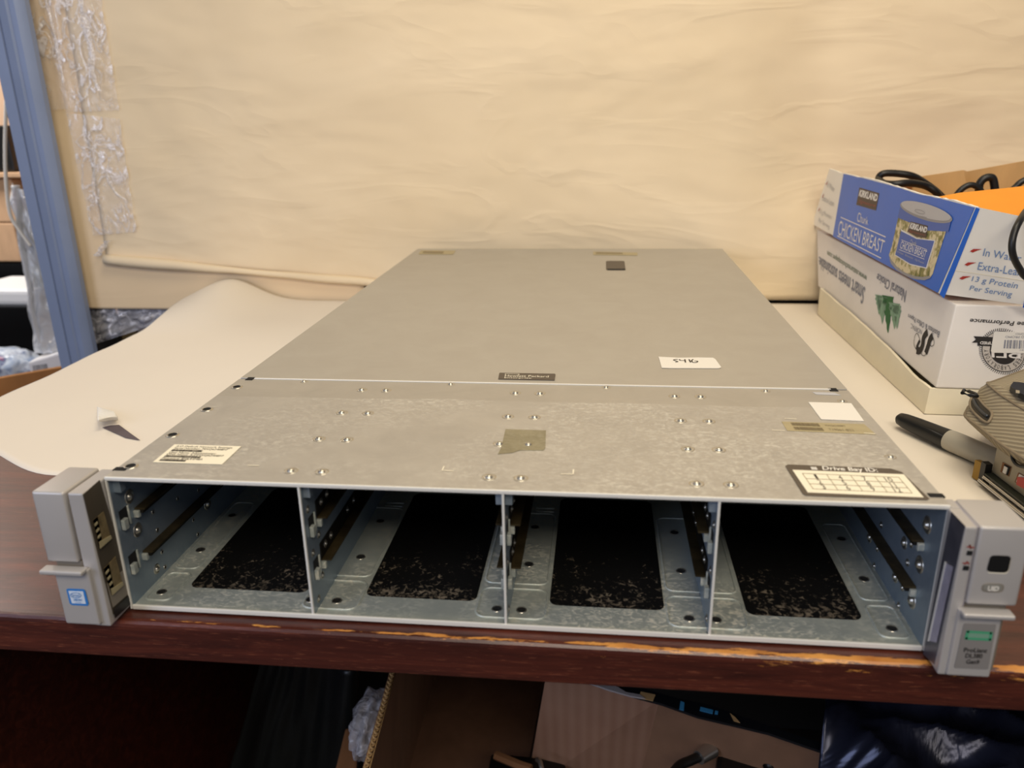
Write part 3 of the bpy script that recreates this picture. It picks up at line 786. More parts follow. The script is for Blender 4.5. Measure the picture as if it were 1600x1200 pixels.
stroke(bm, [(1510, 854), (1514, 854)], EFR, .0006, .0004); stroke(bm, [(1514, 854), (1515, 850.5)], EFR, .0006, .0004); stroke(bm, [(1515, 850.5), (1516, 857)], EFR, .0007, .0004); stroke(bm, [(1516, 857), (1517.4, 854.4)], EFR, .0006, .0004); stroke(bm, [(1517.4, 854.4), (1522, 855)], EFR, .0006, .0004)
z_ = [(1504, 878.5), (1508, 881), (1510.6, 876.5), (1513, 881), (1514, 879)]
for a, b in zip(z_, z_[1:]): stroke(bm, [a, b], EFR, .0006, .0004)
obj('status_symbol', bm, M_redd, earR)
PR = Y_(-.0227)
D('name_plate', rpoly([(1506, 973.5), (1556, 975.5), (1543.5, 1045.5), (1490.5, 1043)], .04), PR, plain('name_plate_grey', (146, 142, 138), .4, .3), earR, .0001, .0002)
bm = NB(); gq = [(1510.5, 984.5), (1549.5, 987), (1547.5, 1000), (1507.5, 998)]
ins = lambda a, b: qpt(gq, a, b)
for a, b in ((ins(0, .1), ins(1, .1)), (ins(0, .9), ins(1, .9)), (ins(.03, 0), ins(.03, 1)), (ins(.97, 0), ins(.97, 1))): stroke(bm, [a, b], PR, .0014, .0005)
obj('green_logo', bm, plain('logo_green', (70, 150, 112), .4), earR)
M_g2 = plain('logo_green_wash', (112, 150, 128), .5)
D('green_logo_fill', gq, PR, M_g2, earR, .0003, .0001)
bm = NB(); add_text(bm, 'ProLiant', [(1505, 1017.6), (1541, 1019), (1542.5, 1012.4), (1506, 1010.8)], PR, bold=.015); add_text(bm, 'DL380', [(1507, 1026.6), (1533.6, 1027.6), (1535, 1020.6), (1508.5, 1019.8)], PR, bold=.015); add_text(bm, 'Gen9', [(1508.4, 1036), (1528.6, 1036.8), (1530, 1030), (1510, 1029.2)], PR, bold=.015)
obj('lettering', bm, M_inkb, earR)
# ================================================================ BOXES ON THE RIGHT
LP = plane3((.5797, .356, 0), (.5797, .765, 0), (.5817, .357, .0262))
# lower tray-lid
lid = thing('cardboard_tray', 'cream shallow cardboard tray standing under the white paper carton', 'box', (.73, .56, .0))
nb, nt_, fb, ft = LP.at(1444, 648), LP.at(1453, 607), LP.at(1277, 492), LP.at(1281, 450)
nb.z = max(nb.z, .0012); fb.z = .0012
wx = .36
def wallp(a, b, c, d, n, th): return prism(NB(), [a, b, c, d], n, th)
bm = NB()
# left wall with torn wavy top edge
top = []
for i in range(25):
    t = i / 24; p = nt_.lerp(ft, t); p.z += .0015 * nz(t * 7, 3) + (.0022 * math.sin(t * math.pi)) - .004 * sst(.75, .95, 1 - t) * sst(0, .12, t); top.append(p)
prism(bm, [nb, *top, fb], (1, 0, 0), .003)
obj('side_wall', bm, M_cream, lid)
fr = lambda p, dx, dy=-.012: Vector((p.x + dx, p.y + dy * dx / wx, p.z))
obj('front_wall', prism(NB(), [nb, fr(nb, wx), fr(nt_, wx), nt_], (0, 1, 0), .003), M_cream, lid)
obj('back_wall', prism(NB(), [fb, fr(fb, wx), fr(ft, wx), ft], (0, -1, 0), .003), M_cream, lid)
obj('side_wall', prism(NB(), [fr(nb, wx), fr(nt_, wx), fr(ft, wx), fr(fb, wx)], (-1, 0, 0), .003), M_cream, lid)
obj('bottom', box((nb.x + .003, nb.y + .004, .0012), (nb.x + wx - .003, fb.y - .004, .003)), M_cream, lid)
# white carton (printed upside down)
CP = plane3((.5868, .360, .028), (.5868, .78, .028), (.5925, .362, .106))
c_nb, c_nt = CP.at(1462, 606), CP.at(1493.5, 476)
YF = Y_(.797)
def cpy(px, y):                              # carton-left-plane point at given pixel, depth kept sane
    p = CP.at(*px); return p
c_fb, c_ft = CP.at(1278, 447), CP.at(1271, 356)
c_fb.y = min(c_fb.y, .824); c_ft.y = min(c_ft.y, .850)
FD = Vector((.33, -.017, 0))                 # direction of the front edges
base = [c_nb, c_nb + FD, c_fb + FD, c_fb]; topq = [c_nt, c_nt + FD * .985, c_ft + FD * .985, c_ft]
for p in (c_nb, c_fb): pass
base = [Vector((p.x, p.y, p.z)) for p in base]
carton = thing('paper_carton', 'white office paper carton printed upside down, between the cream lid and the blue tray', 'box', (.75, .58, .03))
obj('body', add_hexa(NB(), base + topq, .0015), M_cart, carton)
CF = plane3(c_nb, c_nt, c_nb + FD)
# prints on the left face, upside down: bottom-left of the word is at the near upper end
def CT(s, quad, mat, **kw): return T(s, quad, CP, mat, carton, 'printed_words', .0005, **kw)
CT('Smart meets sustainable', [(1353, 449), (1280, 400), (1280.5, 419), (1348, 476)], M_greyt, space=1.02, bold=.012)
CT('www.natureschoicepaper.com', [(1356, 428), (1293, 389), (1293, 400), (1354, 441)], M_greeng, bold=.01)
CT('Natural Choice', [(1417, 454), (1372, 427), (1369, 439), (1414, 473)], M_greyt, bold=.01)
CT('Business & Office Papers', [(1470, 515), (1420, 488), (1419, 497), (1467, 528)], M_greyt, bold=.015)
CT('NORPAC', [(1442, 516), (1424, 505), (1423.5, 513), (1440, 523)], M_greyt)
def tree(cx, cy, h, wd, mat, seed):
    bm = NB(); r = random.Random(seed); L, Rr = [], []
    n = 9
    for i in range(n + 1):
        t = i / n; ww = wd * 1.35 * min(1, 1.25 * (1 - t)) * (1.0 if i % 2 == 0 else .78) + .2
        L.append((cx - ww + r.uniform(-.3, .3), cy + h * t)); Rr.append((cx + ww + r.uniform(-.3, .3), cy + h * t + ww * .35))
    for i in range(n): decal(bm, [L[i], Rr[i], Rr[i + 1], L[i + 1]], CP, .0004, .0001)
    return bm
for a in ((1374, 460, 32, 4.4, M_green2, 1), (1379, 462, 44, 6.0, M_green2, 2), (1398, 472, 42, 6.5, M_green2, 3), (1402, 476, 38, 5.0, M_green2, 4)): obj('tree_print', tree(*a), a[4], carton)
bm = tree(1388, 461, 59, 6.5, M_green, 5); obj('tree_print', bm, M_green, carton)
bm = NB()
stroke(bm, [(1450, 519), (1444, 527), (1442, 540), (1438, 548), (1433, 547)], CP, .0075, .0005)
stroke(bm, [(1458, 525), (1454, 530), (1451, 540), (1447, 552)], CP, .0075, .0005)
stroke(bm, [(1438, 532), (1434, 540), (1433, 546)], CP, .004, .0005)
obj('logo_print', bm, M_inkb, carton)
bm = NB()
for s_ in ([(1438, 530), (1434, 521), (1430, 526), (1429, 538), (1434, 549)], [(1454, 530), (1459, 528), (1460, 538), (1456, 541), (1453, 536)], [(1446, 527), (1441, 540), (1440, 552), (1445, 556), (1449, 550)]): stroke(bm, s_, CP, .0007, .0006)
obj('logo_print', bm, M_inkb, carton)
# prints on the front face
def CFT(s, quad, mat, off=.0005, **kw): return T(s, quad, CF, mat, carton, 'printed_words', off, **kw)
CFT('Jam-Free Performance', [(1640, 503), (1515, 495.5), (1515.5, 504.5), (1640, 512.5)], M_inkb, bold=.015, shear=.25)
SC, SR = (1572, 548), 1.0
def se(r1, a, dx=0, dy=0):                   # seal-space polar to pixel (front face is seen nearly square on)
    return (1567.5 + 32.5 / 30 * r1 * math.cos(a) + .10 * r1 * math.sin(a), 549 + 31 / 30 * r1 * math.sin(a))
bm = NB()
for i in range(72):
    a = 2 * math.pi * i / 72; stroke(bm, [se(31.5, a), se(35.2, a + .03)], CF, .0006, .0004)
stroke(bm, [se(30.5, 2 * math.pi * i / 48) for i in range(49)], CF, .0007, .0004)
decal(bm, [se(19.5, 2 * math.pi * i / 40) for i in range(40)], CF, .0004, .0001)
obj('seal_print', bm, M_inkb, carton)
M_ringg = plain('seal_ring_grey', (196, 188, 178), .6)
bm = NB()
for i in range(60):
    a, b = 2 * math.pi * i / 60, 2 * math.pi * (i + 1) / 60; decal(bm, [se(20, a), se(20, b), se(30, b), se(30, a)], CF, .0003, .0001)
obj('seal_ring', bm, M_ringg, carton)
bm = NB(); word = 'BUYERS LABORATORY'
for i, ch in enumerate(word):
    if ch == ' ': continue
    a = math.radians(-10 + (i + .5) * 198 / len(word)); da = math.radians(3.7)
    add_text(bm, ch, [se(21.6, a - da), se(21.6, a + da), se(28.2, a + da), se(28.2, a - da)], CF, .0006)
obj('seal_lettering', bm, M_inkb, carton)
D('seal_ribbon', [(1521, 525), (1560, 527), (1560, 541), (1527, 540), (1527, 535), (1518, 535), (1524.5, 530)], CF, M_inkb, carton, .0006, .0001)
CFT('CERTIFIED', [(1566, 534), (1531, 533), (1530.5, 537.5), (1566, 538.5)], M_cart, .0009, bold=.02)
CFT('BLI', [(1594, 560), (1549, 558), (1548, 545), (1595, 546)], M_cart, .0008, bold=.01)
LQ = [(1552, 519), (1556, 517.5), (1640, 519), (1640, 552), (1549, 550.5), (1547.5, 548)]
D('price_label', LQ, CF, M_note, carton, .0010, .0003)
bm = bars(NB(), [(1567, 543.5), (1640, 545), (1640, 532), (1568.5, 530.5)], CF, 34, .0015, 11)
add_text(bm, 'TOMOMO OTD PROMO', [(1640, 524), (1570, 524), (1569.5, 527.5), (1640, 528)], CF, .0015); add_text(bm, 'PROMO', [(1606, 519.8), (1586, 519.6), (1585.5, 522.4), (1606, 522.8)], CF, .0015)
add_text(bm, '79031', [(1608, 545.5), (1593, 545.2), (1592.5, 547.2), (1608, 547.6)], CF, .0015)
obj('label_print', bm, M_greyt, carton)
# ---- blue tray on top
TPn = Z_(.1125).at(1467, 460); t_nb = Vector((TPn.x + .001, TPn.y, .1128))
t_nt = Z_(.1955).at(1525, 322); t_ft = Z_(.1955).at(1296, 263); t_ft.y = min(t_ft.y, .862)
t_fb = Vector((t_nb.x + .004, .80, .1128))
TP = plane3(t_nb, t_nt, t_fb)
tr = thing('food_tray_box', 'open blue and white canned chicken tray holding cords and an orange envelope', 'box', (.76, .58, .113))
q4 = [TP.at(1468, 459), TP.at(1524, 323), TP.at(1319, 272), TP.at(1303, 371)]   # blue part
top = []
for i in range(41):
    t = i / 40; p = TP.at(*lerp2((1524, 323), (1296, 263), t)); p.z += -.0022 * abs(nz(t * 22, 2)) + .001 * math.sin(t * 12)
    top.append(p)
Ltop = [p.copy() for p in top]
farb = TP.at(1269, 350)
bm = prism(NB(), [TP.at(1468, 459), *Ltop, farb], (1, 0, 0), .0028)
obj('side_wall', bm, M_white, tr)
bt = []
for i in range(31):
    t = i / 30; c = lerp2((1524, 323), (1319, 269.5), t); p = TP.at(*c); k = int(round(t * 36)); p.z = min(p.z, top[min(40, int(t * .9 * 40))].z) - .0008 * (1 + nz(t * 60, 5)); bt.append(p)
blue_pts = [TP.at(1466, 457.5), *bt, TP.at(1302, 369.5)]
obj('blue_print', prism(NB(), [p + TP.n * .0004 for p in blue_pts], TP.n, .0003), M_blue, tr)
# front wall
t2b = TP.at(1468, 459); t2t = TP.at(1524, 323)
FDt = Vector((.30, -.13, -.018)); FDu = FDt - (t2t - t2b) * (.045 / (t2t.z - t2b.z))
FT = plane3(t2b, t2t, t2b + FDt)
def px_front(p): return p
obj('front_wall', prism(NB(), [t2b, t2b + FDt, t2t + FDu, t2t], (0, 1, 0), .0028), M_white, tr)
D('blue_print', [(1525, 324), (1531, 326), (1475, 466), (1468, 459)], FT, M_blue, tr, .0003, .0003)
D('blue_print', [(1598, 480), (1650, 486), (1650, 420), (1606, 448)], FT, M_blue, tr, .0003, .0003)
D('fold_shadow_line', [(1487, 421), (1650, 445), (1650, 445.8), (1487, 421.8)], FT, M_cream, tr, .0003, .0002)
t_fbk = TP.at(1269, 350)
obj('far_wall', prism(NB(), [farb, farb + Vector((.3, 0, 0)), Ltop[-1] + Vector((.3, 0, -.024)), Ltop[-1] + Vector((.012, 0, -.020)), Ltop[-1]], (0, -1, 0), .0028), M_kraft, tr)
obj('side_wall', prism(NB(), [t2b + FDt, t2t + FDu, Ltop[-1] + Vector((.3, 0, -.024)), farb + Vector((.3, 0, 0))], (-1, 0, 0), .0028), M_kraft, tr)
obj('bottom', box((t2b.x + .006, t2b.y + .001, .1130), (t2b.x + .29, .80, .1150)), M_kraft, tr)
obj('side_lining', prism(NB(), [p + Vector((.0030, .004 if i == 0 else 0, -.0004)) for i, p in enumerate([TP.at(1468, 459), *Ltop, farb])], (1, 0, 0), .0006), M_kraft, tr)
# raised inner flaps at the back
FB = Y_(.70)
obj('back_flap', prism(NB(), [FB.at(*c) for c in ((1418, 320), (1432, 277), (1506, 266), (1512, 300), (1505, 330))], (0, 1, 0), .003), M_kraftl, tr)
obj('back_flap', prism(NB(), [Y_(.73).at(*c) for c in ((1490, 330), (1506, 266), (1512, 268), (1605, 251), (1740, 230), (1740, 360))], (0, 1, 0), .003), M_kraftl, tr)
# prints on the left (blue) face
def TT(s, quad, mat, off=.0010, **kw): return T(s, quad, TP, mat, tr, 'printed_words', off, **kw)
kq = [(1339, 320), (1370, 329), (1375, 302), (1344, 293)]
D('brand_block', kq, TP, M_brownk, tr, .0008, .0001)
TT('KIRKLAND', [(1343, 306.5), (1371.5, 315), (1373.5, 304), (1345.5, 296)], M_wht, bold=.04)
TT('Signature', [(1341.5, 318), (1369, 325), (1370.5, 319.5), (1343, 311)], M_redd, shear=.5)
TT('Chunk', [(1340, 346), (1358, 352), (1358, 340), (1342.5, 331)], M_wht)
TT('CHICKEN BREAST', [(1310, 367), (1380, 396), (1384.5, 376), (1313, 344)], M_wht)
bm = NB(); stroke(bm, [(1315, 339.5), (1385.5, 370.5)], TP, .0011, .001); stroke(bm, [(1309.5, 368.5), (1378, 403.5)], TP, .0011, .001)
obj('printed_rule', bm, M_wht, tr)
for s_, a in (('In Water', (1293, 283, 1304, 297)), ('Extra-Lean', (1285, 304, 1303, 319)), ('13 g Protein', (1280, 326, 1299, 341)), ('Per Serving', (1279, 340, 1296, 356))):
    x0, y0, x1, y1 = a; TT(s_, [(x0, y0 + 9), (x1, y1 + 3.5), (x1 + 1, y1 - 5), (x0 + 1.5, y0)], M_pale, .0006)
bm = NB()
for c in ((1291, 287), (1285, 307), (1279, 328)): decal(bm, [(c[0], c[1] + 1), (c[0] + 3.4, c[1] - 4.5), (c[0] + 1.4, c[1] + .5), (c[0] + .3, c[1] + 2)], TP, .0006, .0001)
obj('tick_print', bm, M_red, tr)
# can picture
def cpoly(pts): return pts
def arc(cx, cy, rx, ry, a0, a1, n=16, sk=.0, tilt=0.0):
    out = []
    for i in range(n + 1):
        a = math.radians(a0 + (a1 - a0) * i / n); x = rx * math.cos(a); y = ry * math.sin(a)
        out.append((cx + x * math.cos(tilt) - y * math.sin(tilt), cy + x * math.sin(tilt) + y * math.cos(tilt)))
    return out
tl = math.radians(17)
lidc = (1449.3, 331.5)
body = [(1408, 325), (1395, 385), (1390.5, 398), (1392.5, 409), (1400, 419), (1414, 429), (1430, 435), (1446, 437), (1455, 434), (1459, 428), (1470, 392), (1483, 352), (1487, 344)]
D('can_picture', body, TP, M_food, tr, .0009, .0001)
D('can_picture', [(1408, 324), (1404.5, 340), (1424, 348), (1452, 360), (1484, 362), (1488.5, 343), (1450, 345)], TP, M_navy, tr, .0011, .0001)
D('can_picture', arc(*lidc, 42.5, 12.5, 0, 360, 40, tilt=tl), TP, M_can2, tr, .0012, .0001)
D('can_picture', arc(lidc[0], lidc[1] - 2, 40.5, 10.6, 0, 360, 40, tilt=tl), TP, M_can, tr, .0014, .0001)
bm = NB(); stroke(bm, arc(1440, 331, 8, 2.6, 0, 360, 20, tilt=tl), TP, .0006, .0017); stroke(bm, [(1432, 336), (1451, 340)], TP, .0006, .0017)
obj('can_picture', bm, M_can2, tr)
D('can_picture', [(1391, 399), (1394, 412), (1403, 422), (1416, 430.5), (1431, 436), (1446, 438), (1456, 434.5), (1455, 431), (1444, 433), (1431, 431.5), (1416, 426), (1403, 417), (1395, 407)], TP, M_can2, tr, .0012, .0001)
D('can_label', [(1410, 360), (1408.5, 357.5), (1434, 372), (1463.5, 375.5), (1450, 420), (1424, 414), (1400, 399)], TP, M_wht, tr, .0011, .0001)
D('can_label', [(1410, 361), (1434, 373.4), (1462, 376.6), (1449, 418), (1424, 412), (1401, 398)], TP, M_navy, tr, .0013, .0001)
D('can_brand_block', [(1425, 346), (1452, 353), (1449.5, 372), (1434, 370), (1420, 362)], TP, M_brownk, tr, .0013, .0001)
TT('KIRKLAND', [(1423.5, 357), (1450, 364), (1452.5, 355.5), (1426, 347.5)], M_wht, .0016, bold=.04)
TT('Signature', [(1421.5, 362.5), (1448, 369.5), (1448.5, 366.5), (1423, 358.8)], M_redd, .0016, shear=.5)
TT('Chunk', [(1424, 382), (1434, 385), (1435, 377.5), (1425.5, 373.8)], M_pale, .0016)
TT('CHICKEN BREAST', [(1408.5, 388), (1448, 403), (1451.5, 392), (1411, 376.5)], M_wht, .0016)
bm = NB(); stroke(bm, [(1411, 375), (1451, 390.4)], TP, .0005, .0016); stroke(bm, [(1407, 390), (1447, 405)], TP, .0005, .0016)
obj('printed_rule', bm, M_wht, tr)
TT('In Water   Extra-Lean   13g Protein', [(1404, 395), (1445, 413), (1447, 410), (1405, 391.5)], M_pale, .0016)
# prints on the front (white) face
def FTt(s, quad, mat): return T(s, quad, FT, mat, tr, 'printed_words', .0006)
FTt('In Water', [(1535.5, 399.5), (1595, 409), (1597, 398), (1538.5, 387.5)], M_bluetext)
FTt('Extra-Lean', [(1527, 421), (1596, 431), (1598.5, 419), (1530, 409)], M_bluetext)
FTt('13 g Protein', [(1517, 441), (1588, 453.5), (1592.5, 441), (1520.5, 431)], M_bluetext)
FTt('Per Serving', [(1514, 455), (1579, 466.5), (1583, 455), (1517, 445.5)], M_bluetext)
bm = NB()
for c in ((1515, 391), (1506.5, 412), (1498.5, 433.5)): decal(bm, [(c[0] + .5, c[1] + 1), (c[0] + 6, c[1] - 2.4), (c[0] + 19, c[1] - 2.2), (c[0] + 11, c[1] + .2), (c[0] + 5, c[1] + 3)], FT, .0006, .0001)
obj('tick_print', bm, M_red, tr)
# orange envelope and cords inside the tray
EV = plane3(Y_(.43).at(1472, 306), Y_(.36).at(1600, 345), Y_(.46).at(1600, 291))
env = obj('orange_envelope', prism(NB(), [EV.at(*c) + Vector((0, .0, .0)) for c in ((1462, 308), (1500, 301), (1570, 294), (1640, 286), (1640, 352), (1560, 345), (1530, 338), (1500, 322))], EV.n, -.004), M_orange)
tag(env, 'bright orange padded envelope lying in the blue chicken tray', 'envelope')
def cord(name, px, y, r, label, flat=1.0, extra=None):
    pts = [Y_(y + (c[2] if len(c) > 2 else 0)).at(c[0], c[1]) for c in px]
    o = obj(name, add_tube(NB(), catmull(pts, 8), r, 10, flat=flat), M_blackr, None, True)
    tag(o, label, 'cable', 'black cables in the chicken tray'); return o
cord('power_cable', [(1470, 312, .0), (1462, 300, -.01), (1445, 290, -.01), (1420, 286, -.02), (1396, 288, -.02), (1380, 286, 0), (1373, 279, .02), (1380, 271.5, .02), (1400, 271, .02), (1425, 275, .02), (1445, 286, .03), (1466, 302, .03), (1480, 318, .03)], .62, .0042, 'black flat cord looping over the far blue rim of the tray')
cord('power_cable', [(1487, 316), (1500, 298), (1515, 289), (1528, 293), (1537, 306)], .60, .0034, 'thin black cord arching above the orange envelope in the middle')
cord('power_cable', [(1531, 310), (1530, 290), (1538, 279), (1550, 278), (1554, 292), (1555, 312)], .61, .0044, 'thick black cord forming an upright loop behind the orange envelope')
cord('power_cable', [(1575, 302), (1586, 293), (1600, 282), (1640, 268)], .62, .0036, 'black cord rising to the right behind the orange envelope')
cord('charger_cable', [(1650, 300, .1), (1612, 322, .04), (1594, 344, 0), (1583, 370, -.01), (1582, 395, -.012), (1592, 418, -.01), (1608, 436, -.01), (1660, 455, -.01)], .318, .0028, 'black cord hanging over the white front of the chicken tray')
# ================================================================ MARKER, POUCH, MODULE
mk = thing('marker_pen', 'thick black-capped grey marker lying on the paper beside the pouch', 'marker', (.585, .29, .0012))
a, d = Vector((.5455, .3385, .0100)), Vector((.055, -.072, 0)).normalized()
a = Z_(.010).at(1408, 655); b_ = Z_(.010).at(1550, 716); d = (b_ - a).normalized()
def shaft(bm, prof, a, d):
    q_ = d.to_track_quat('Z', 'Y').to_matrix().to_4x4(); m = lathe(prof, 24); m.transform(Matrix.Translation(a) @ q_); return m
obj('cap', shaft(None, [(0, -.004), (.003, -.0038), (.0055, -.001), (.0066, .005), (.0074, .018), (.0082, .040), (.0086, .0505), (.0080, .051), (0, .051)], a, d), M_black, mk, True, autosmooth=50)
obj('cap_clip', add_tube(NB(), [a + d * .008 + Vector((-.002, -.006, .0035)), a + d * .046 + Vector((-.004, -.0075, .004))], .0012, 8), M_black, mk, True)
obj('barrel', shaft(None, [(0, .051), (.0087, .051), (.0090, .056), (.0090, .125), (.0078, .130), (0, .130)], a, d), M_markg, mk, True, autosmooth=50)
# module under the pouch
mod = thing('electronic_module', 'beige electronic module with square ports, green board edge and steel rods under the pouch', 'electronic module', (.62, .17, .0012))
A0 = Z_(.012).at(1550, 737); B0 = Z_(.012).at(1600, 775); dr = (B0 - A0).normalized(); ln = .12; B1 = A0 + dr * ln
nrm = Vector((dr.y, -dr.x, 0)); nrm = -nrm if nrm.x > 0 else nrm
hz = .0215
back_ = -nrm * .07
MP = PL(A0, nrm)
def tz(p, z): q_ = p.copy(); q_.z = z; return q_
obj('housing', add_hexa(NB(), [tz(A0, .0115), tz(B1, .0115), tz(B1 + back_, .0115), tz(A0 + back_, .0115), tz(A0, .0115 + hz), tz(B1, .0115 + hz), tz(B1 + back_, .0115 + hz), tz(A0 + back_, .0115 + hz)], .0006), M_beige, mod)
D('port_frame', [(1567.5, 722), (1581, 729.5), (1577, 744.5), (1564, 737)], MP, M_kraftd, mod, .0002, .0003)
D('port', [(1571, 725), (1580.5, 730), (1576, 743), (1567, 738)], MP, M_hole, mod, .0005, .0002)
D('port_pin', [(1572, 728), (1577, 731), (1574, 741), (1569, 738)], MP, M_note, mod, .0008, .0006)
D('port_frame', [(1592, 738.5), (1612, 749), (1606, 766), (1586.5, 753)], MP, M_kraftd, mod, .0002, .0003)
D('port', [(1594, 740.5), (1610, 749), (1605, 763), (1589, 752.5)], MP, M_note, mod, .0005, .0002)
D('red_button', [(1597, 745), (1610, 748), (1608, 764), (1595, 757)], MP, M_red, mod, .0008, .0025)
obj('circuit_board', add_hexa(NB(), [tz(A0 - dr * .003 + nrm * .006, .0100), tz(B1 + nrm * .006, .0100), tz(B1 + back_, .0100), tz(A0 - dr * .003 + back_, .0100), tz(A0 - dr * .003 + nrm * .006, .0114), tz(B1 + nrm * .006, .0114), tz(B1 + back_, .0114), tz(A0 - dr * .003 + back_, .0114)]), plain('board_dark', (38, 42, 32), .5), mod)
for h, o_, r in ((.0080, .006, .0014), (.0055, .009, .0014), (.0030, .006, .0013)):
    obj('steel_rod', add_cyl(NB(), tz(A0 + nrm * o_ + dr * .001, h), tz(B1 + nrm * o_, h), r, seg=12), M_steel, mod, True, autosmooth=50)
cb = A0 - dr * .005 + nrm * .004
obj('edge_connector', add_hexa(NB(), [tz(cb + dr * x + nrm * y, z) for z in (.0015, .0165) for x, y in ((-.007, -.001), (0, -.003), (0, .0012), (-.007, .003))]), plain('connector_gold', (150, 116, 44), .4, .3), mod)
obj('edge_connector', add_hexa(NB(), [tz(cb + dr * x + nrm * y, z) for z in (.0012, .0185) for x, y in ((0, -.003), (.006, -.003), (.006, .0022), (0, .0022))]), M_black, mod)
obj('module_foot', box((.612, .13, .0012), (.66, .20, .0100)), M_black, mod)
# pouch
pc = thing('zip_pouch', 'taupe ribbed zip pouch lying on top of the beige module', 'pouch', (.66, .26, .0335))
zz = .0340
P1 = Z_(zz).at(1506, 652); P2 = Z_(zz).at(1562, 703); P3 = Z_(zz).at(1604, 733); P4 = P3 + Vector((.11, .02, 0)); P5 = Vector((.74, .33, zz))
Q1 = Z_(.066).at(1538, 599); Q2 = Z_(.066).at(1600, 636)
loop_b = [P1, P2, P3, P4, P5, Z_(zz).at(1524, 618)]
U1 = Z_(.072).at(1541, 597); 
rows = []
def rowz(z, pxs, extra): return [Z_(z).at(*c) for c in pxs] + extra
rows.append(rowz(.034, [(1507, 654), (1533, 678), (1562, 703), (1606, 734)], [Vector((.72, .17, .034)), Vector((.75, .30, .034)), Vector((.70, .37, .034)), Z_(.034).at(1518, 636)]))
rows.append(rowz(.046, [(1506, 650), (1534, 670), (1565, 695), (1612, 724)], [Vector((.73, .17, .046)), Vector((.76, .31, .046)), Vector((.70, .375, .046)), Z_(.046).at(1515, 632)]))
rows.append(rowz(.060, [(1530, 610), (1549, 632), (1576, 655), (1625, 690)], [Vector((.735, .19, .060)), Vector((.755, .32, .060)), Vector((.70, .37, .060)), Z_(.060).at(1533, 604)]))
rows.append(rowz(.069, [(1541, 598), (1562, 616), (1590, 634), (1640, 662)], [Vector((.735, .22, .069)), Vector((.75, .32, .069)), Vector((.71, .36, .069)), Z_(.069).at(1550, 597)]))
rows.append(rowz(.073, [(1562, 603), (1580, 614), (1605, 628), (1645, 650)], [Vector((.72, .24, .073)), Vector((.73, .32, .073)), Vector((.70, .34, .073)), Z_(.072).at(1568, 600)]))
bm = NB(); rr = []
def rounded(row, f=.22):
    out = []
    n = len(row)
    for i in range(n):
        p0, p1, p2 = row[i - 1], row[i], row[(i + 1) % n]
        a_ = p1.lerp(p0, f); c_ = p1.lerp(p2, f)
        for j in range(4):
            t = j / 3; out.append(a_.lerp(p1, t).lerp(p1.lerp(c_, t), t))
        nx = row[(i + 1) % n].lerp(p1, f)
        for j in (1, 2, 3): out.append(c_.lerp(nx, j / 4))
    return out
for row in rows: rr.append([bm.verts.new(p) for p in rounded(row)])
for A_, B_ in zip(rr, rr[1:]):
    n = len(A_)
    for k in range(n): bm.faces.new((A_[k], A_[(k + 1) % n], B_[(k + 1) % n], B_[k]))
bm.faces.new(rr[0][::-1]); bm.faces.new(rr[-1])
pb = obj('body', bm, M_pouch, pc, True, autosmooth=60)
def pipe_row(row, r, name, mat): return obj(name, add_tube(NB(), rounded(row), r, 8, True), mat, pc, True)
pipe_row(rows[1], .0011, 'piping', M_piping); pipe_row(rows[3], .0009, 'piping', M_piping)
# zipper opening on the end face
def onend(u, v):
    a_ = rows[1][7].lerp(rows[1][1], 0); return None
ZP = plane3(Z_(.046).at(1508, 648), Z_(.046).at(1548, 683), Z_(.064).at(1540, 604))
zq = catmull([ZP.at(*c) + ZP.n * .0012 for c in ((1522, 622), (1527, 621), (1540, 636), (1552, 648), (1550, 658), (1544, 663), (1532, 655), (1520, 642), (1518, 632))], 5, True)
obj('zip_opening', prism(NB(), zq, ZP.n, .0008), M_black, pc)
obj('zip_rim', add_tube(NB(), [p + ZP.n * .0008 for p in zq], .0010, 8, True), M_piping, pc, True)
obj('zip_teeth', add_tube(NB(), catmull([ZP.at(*c) + ZP.n * .0025 for c in ((1524, 628), (1529, 638), (1538, 648), (1546, 654))], 5), .0013, 8), plain('zip_metal', (70, 72, 74), .35, .6), pc, True)
ZU = Z_(.066)
pq = [(1502, 611), (1506, 608.5), (1526, 615), (1529, 618), (1524, 622), (1504, 616)]
obj('zip_pull', add_tube(NB(), [ZU.at(*c) for c in ((1503.5, 614), (1506, 609.5), (1514, 611.5), (1524, 615.5), (1527, 619), (1516, 618))], .0014, 8, True), M_black, pc, True)
zb_ = [ (1577, 611), (1582, 604), (1600, 606), (1640, 612), (1640, 634), (1600, 626), (1590, 621)]
obj('strap_buckle', prism(NB(), [Z_(.0738).at(*c) for c in zb_], (0, 0, 1), .004), M_black, pc)
obj('buckle_slot', prism(NB(), [Z_(.0780).at(*c) for c in ((1587, 610), (1593, 611), (1593, 615), (1587, 614))], (0, 0, 1), .0004), M_beige, pc)
lp = catmull([MP.at(*c) + nrm * .006 + Vector((0, 0, .0)) for c in ((1606, 688), (1598, 692), (1594, 704), (1596, 718), (1604, 727), (1618, 730))], 6)
obj('cord_loop', add_tube(NB(), lp, .0012, 8), M_blackr, pc, True)
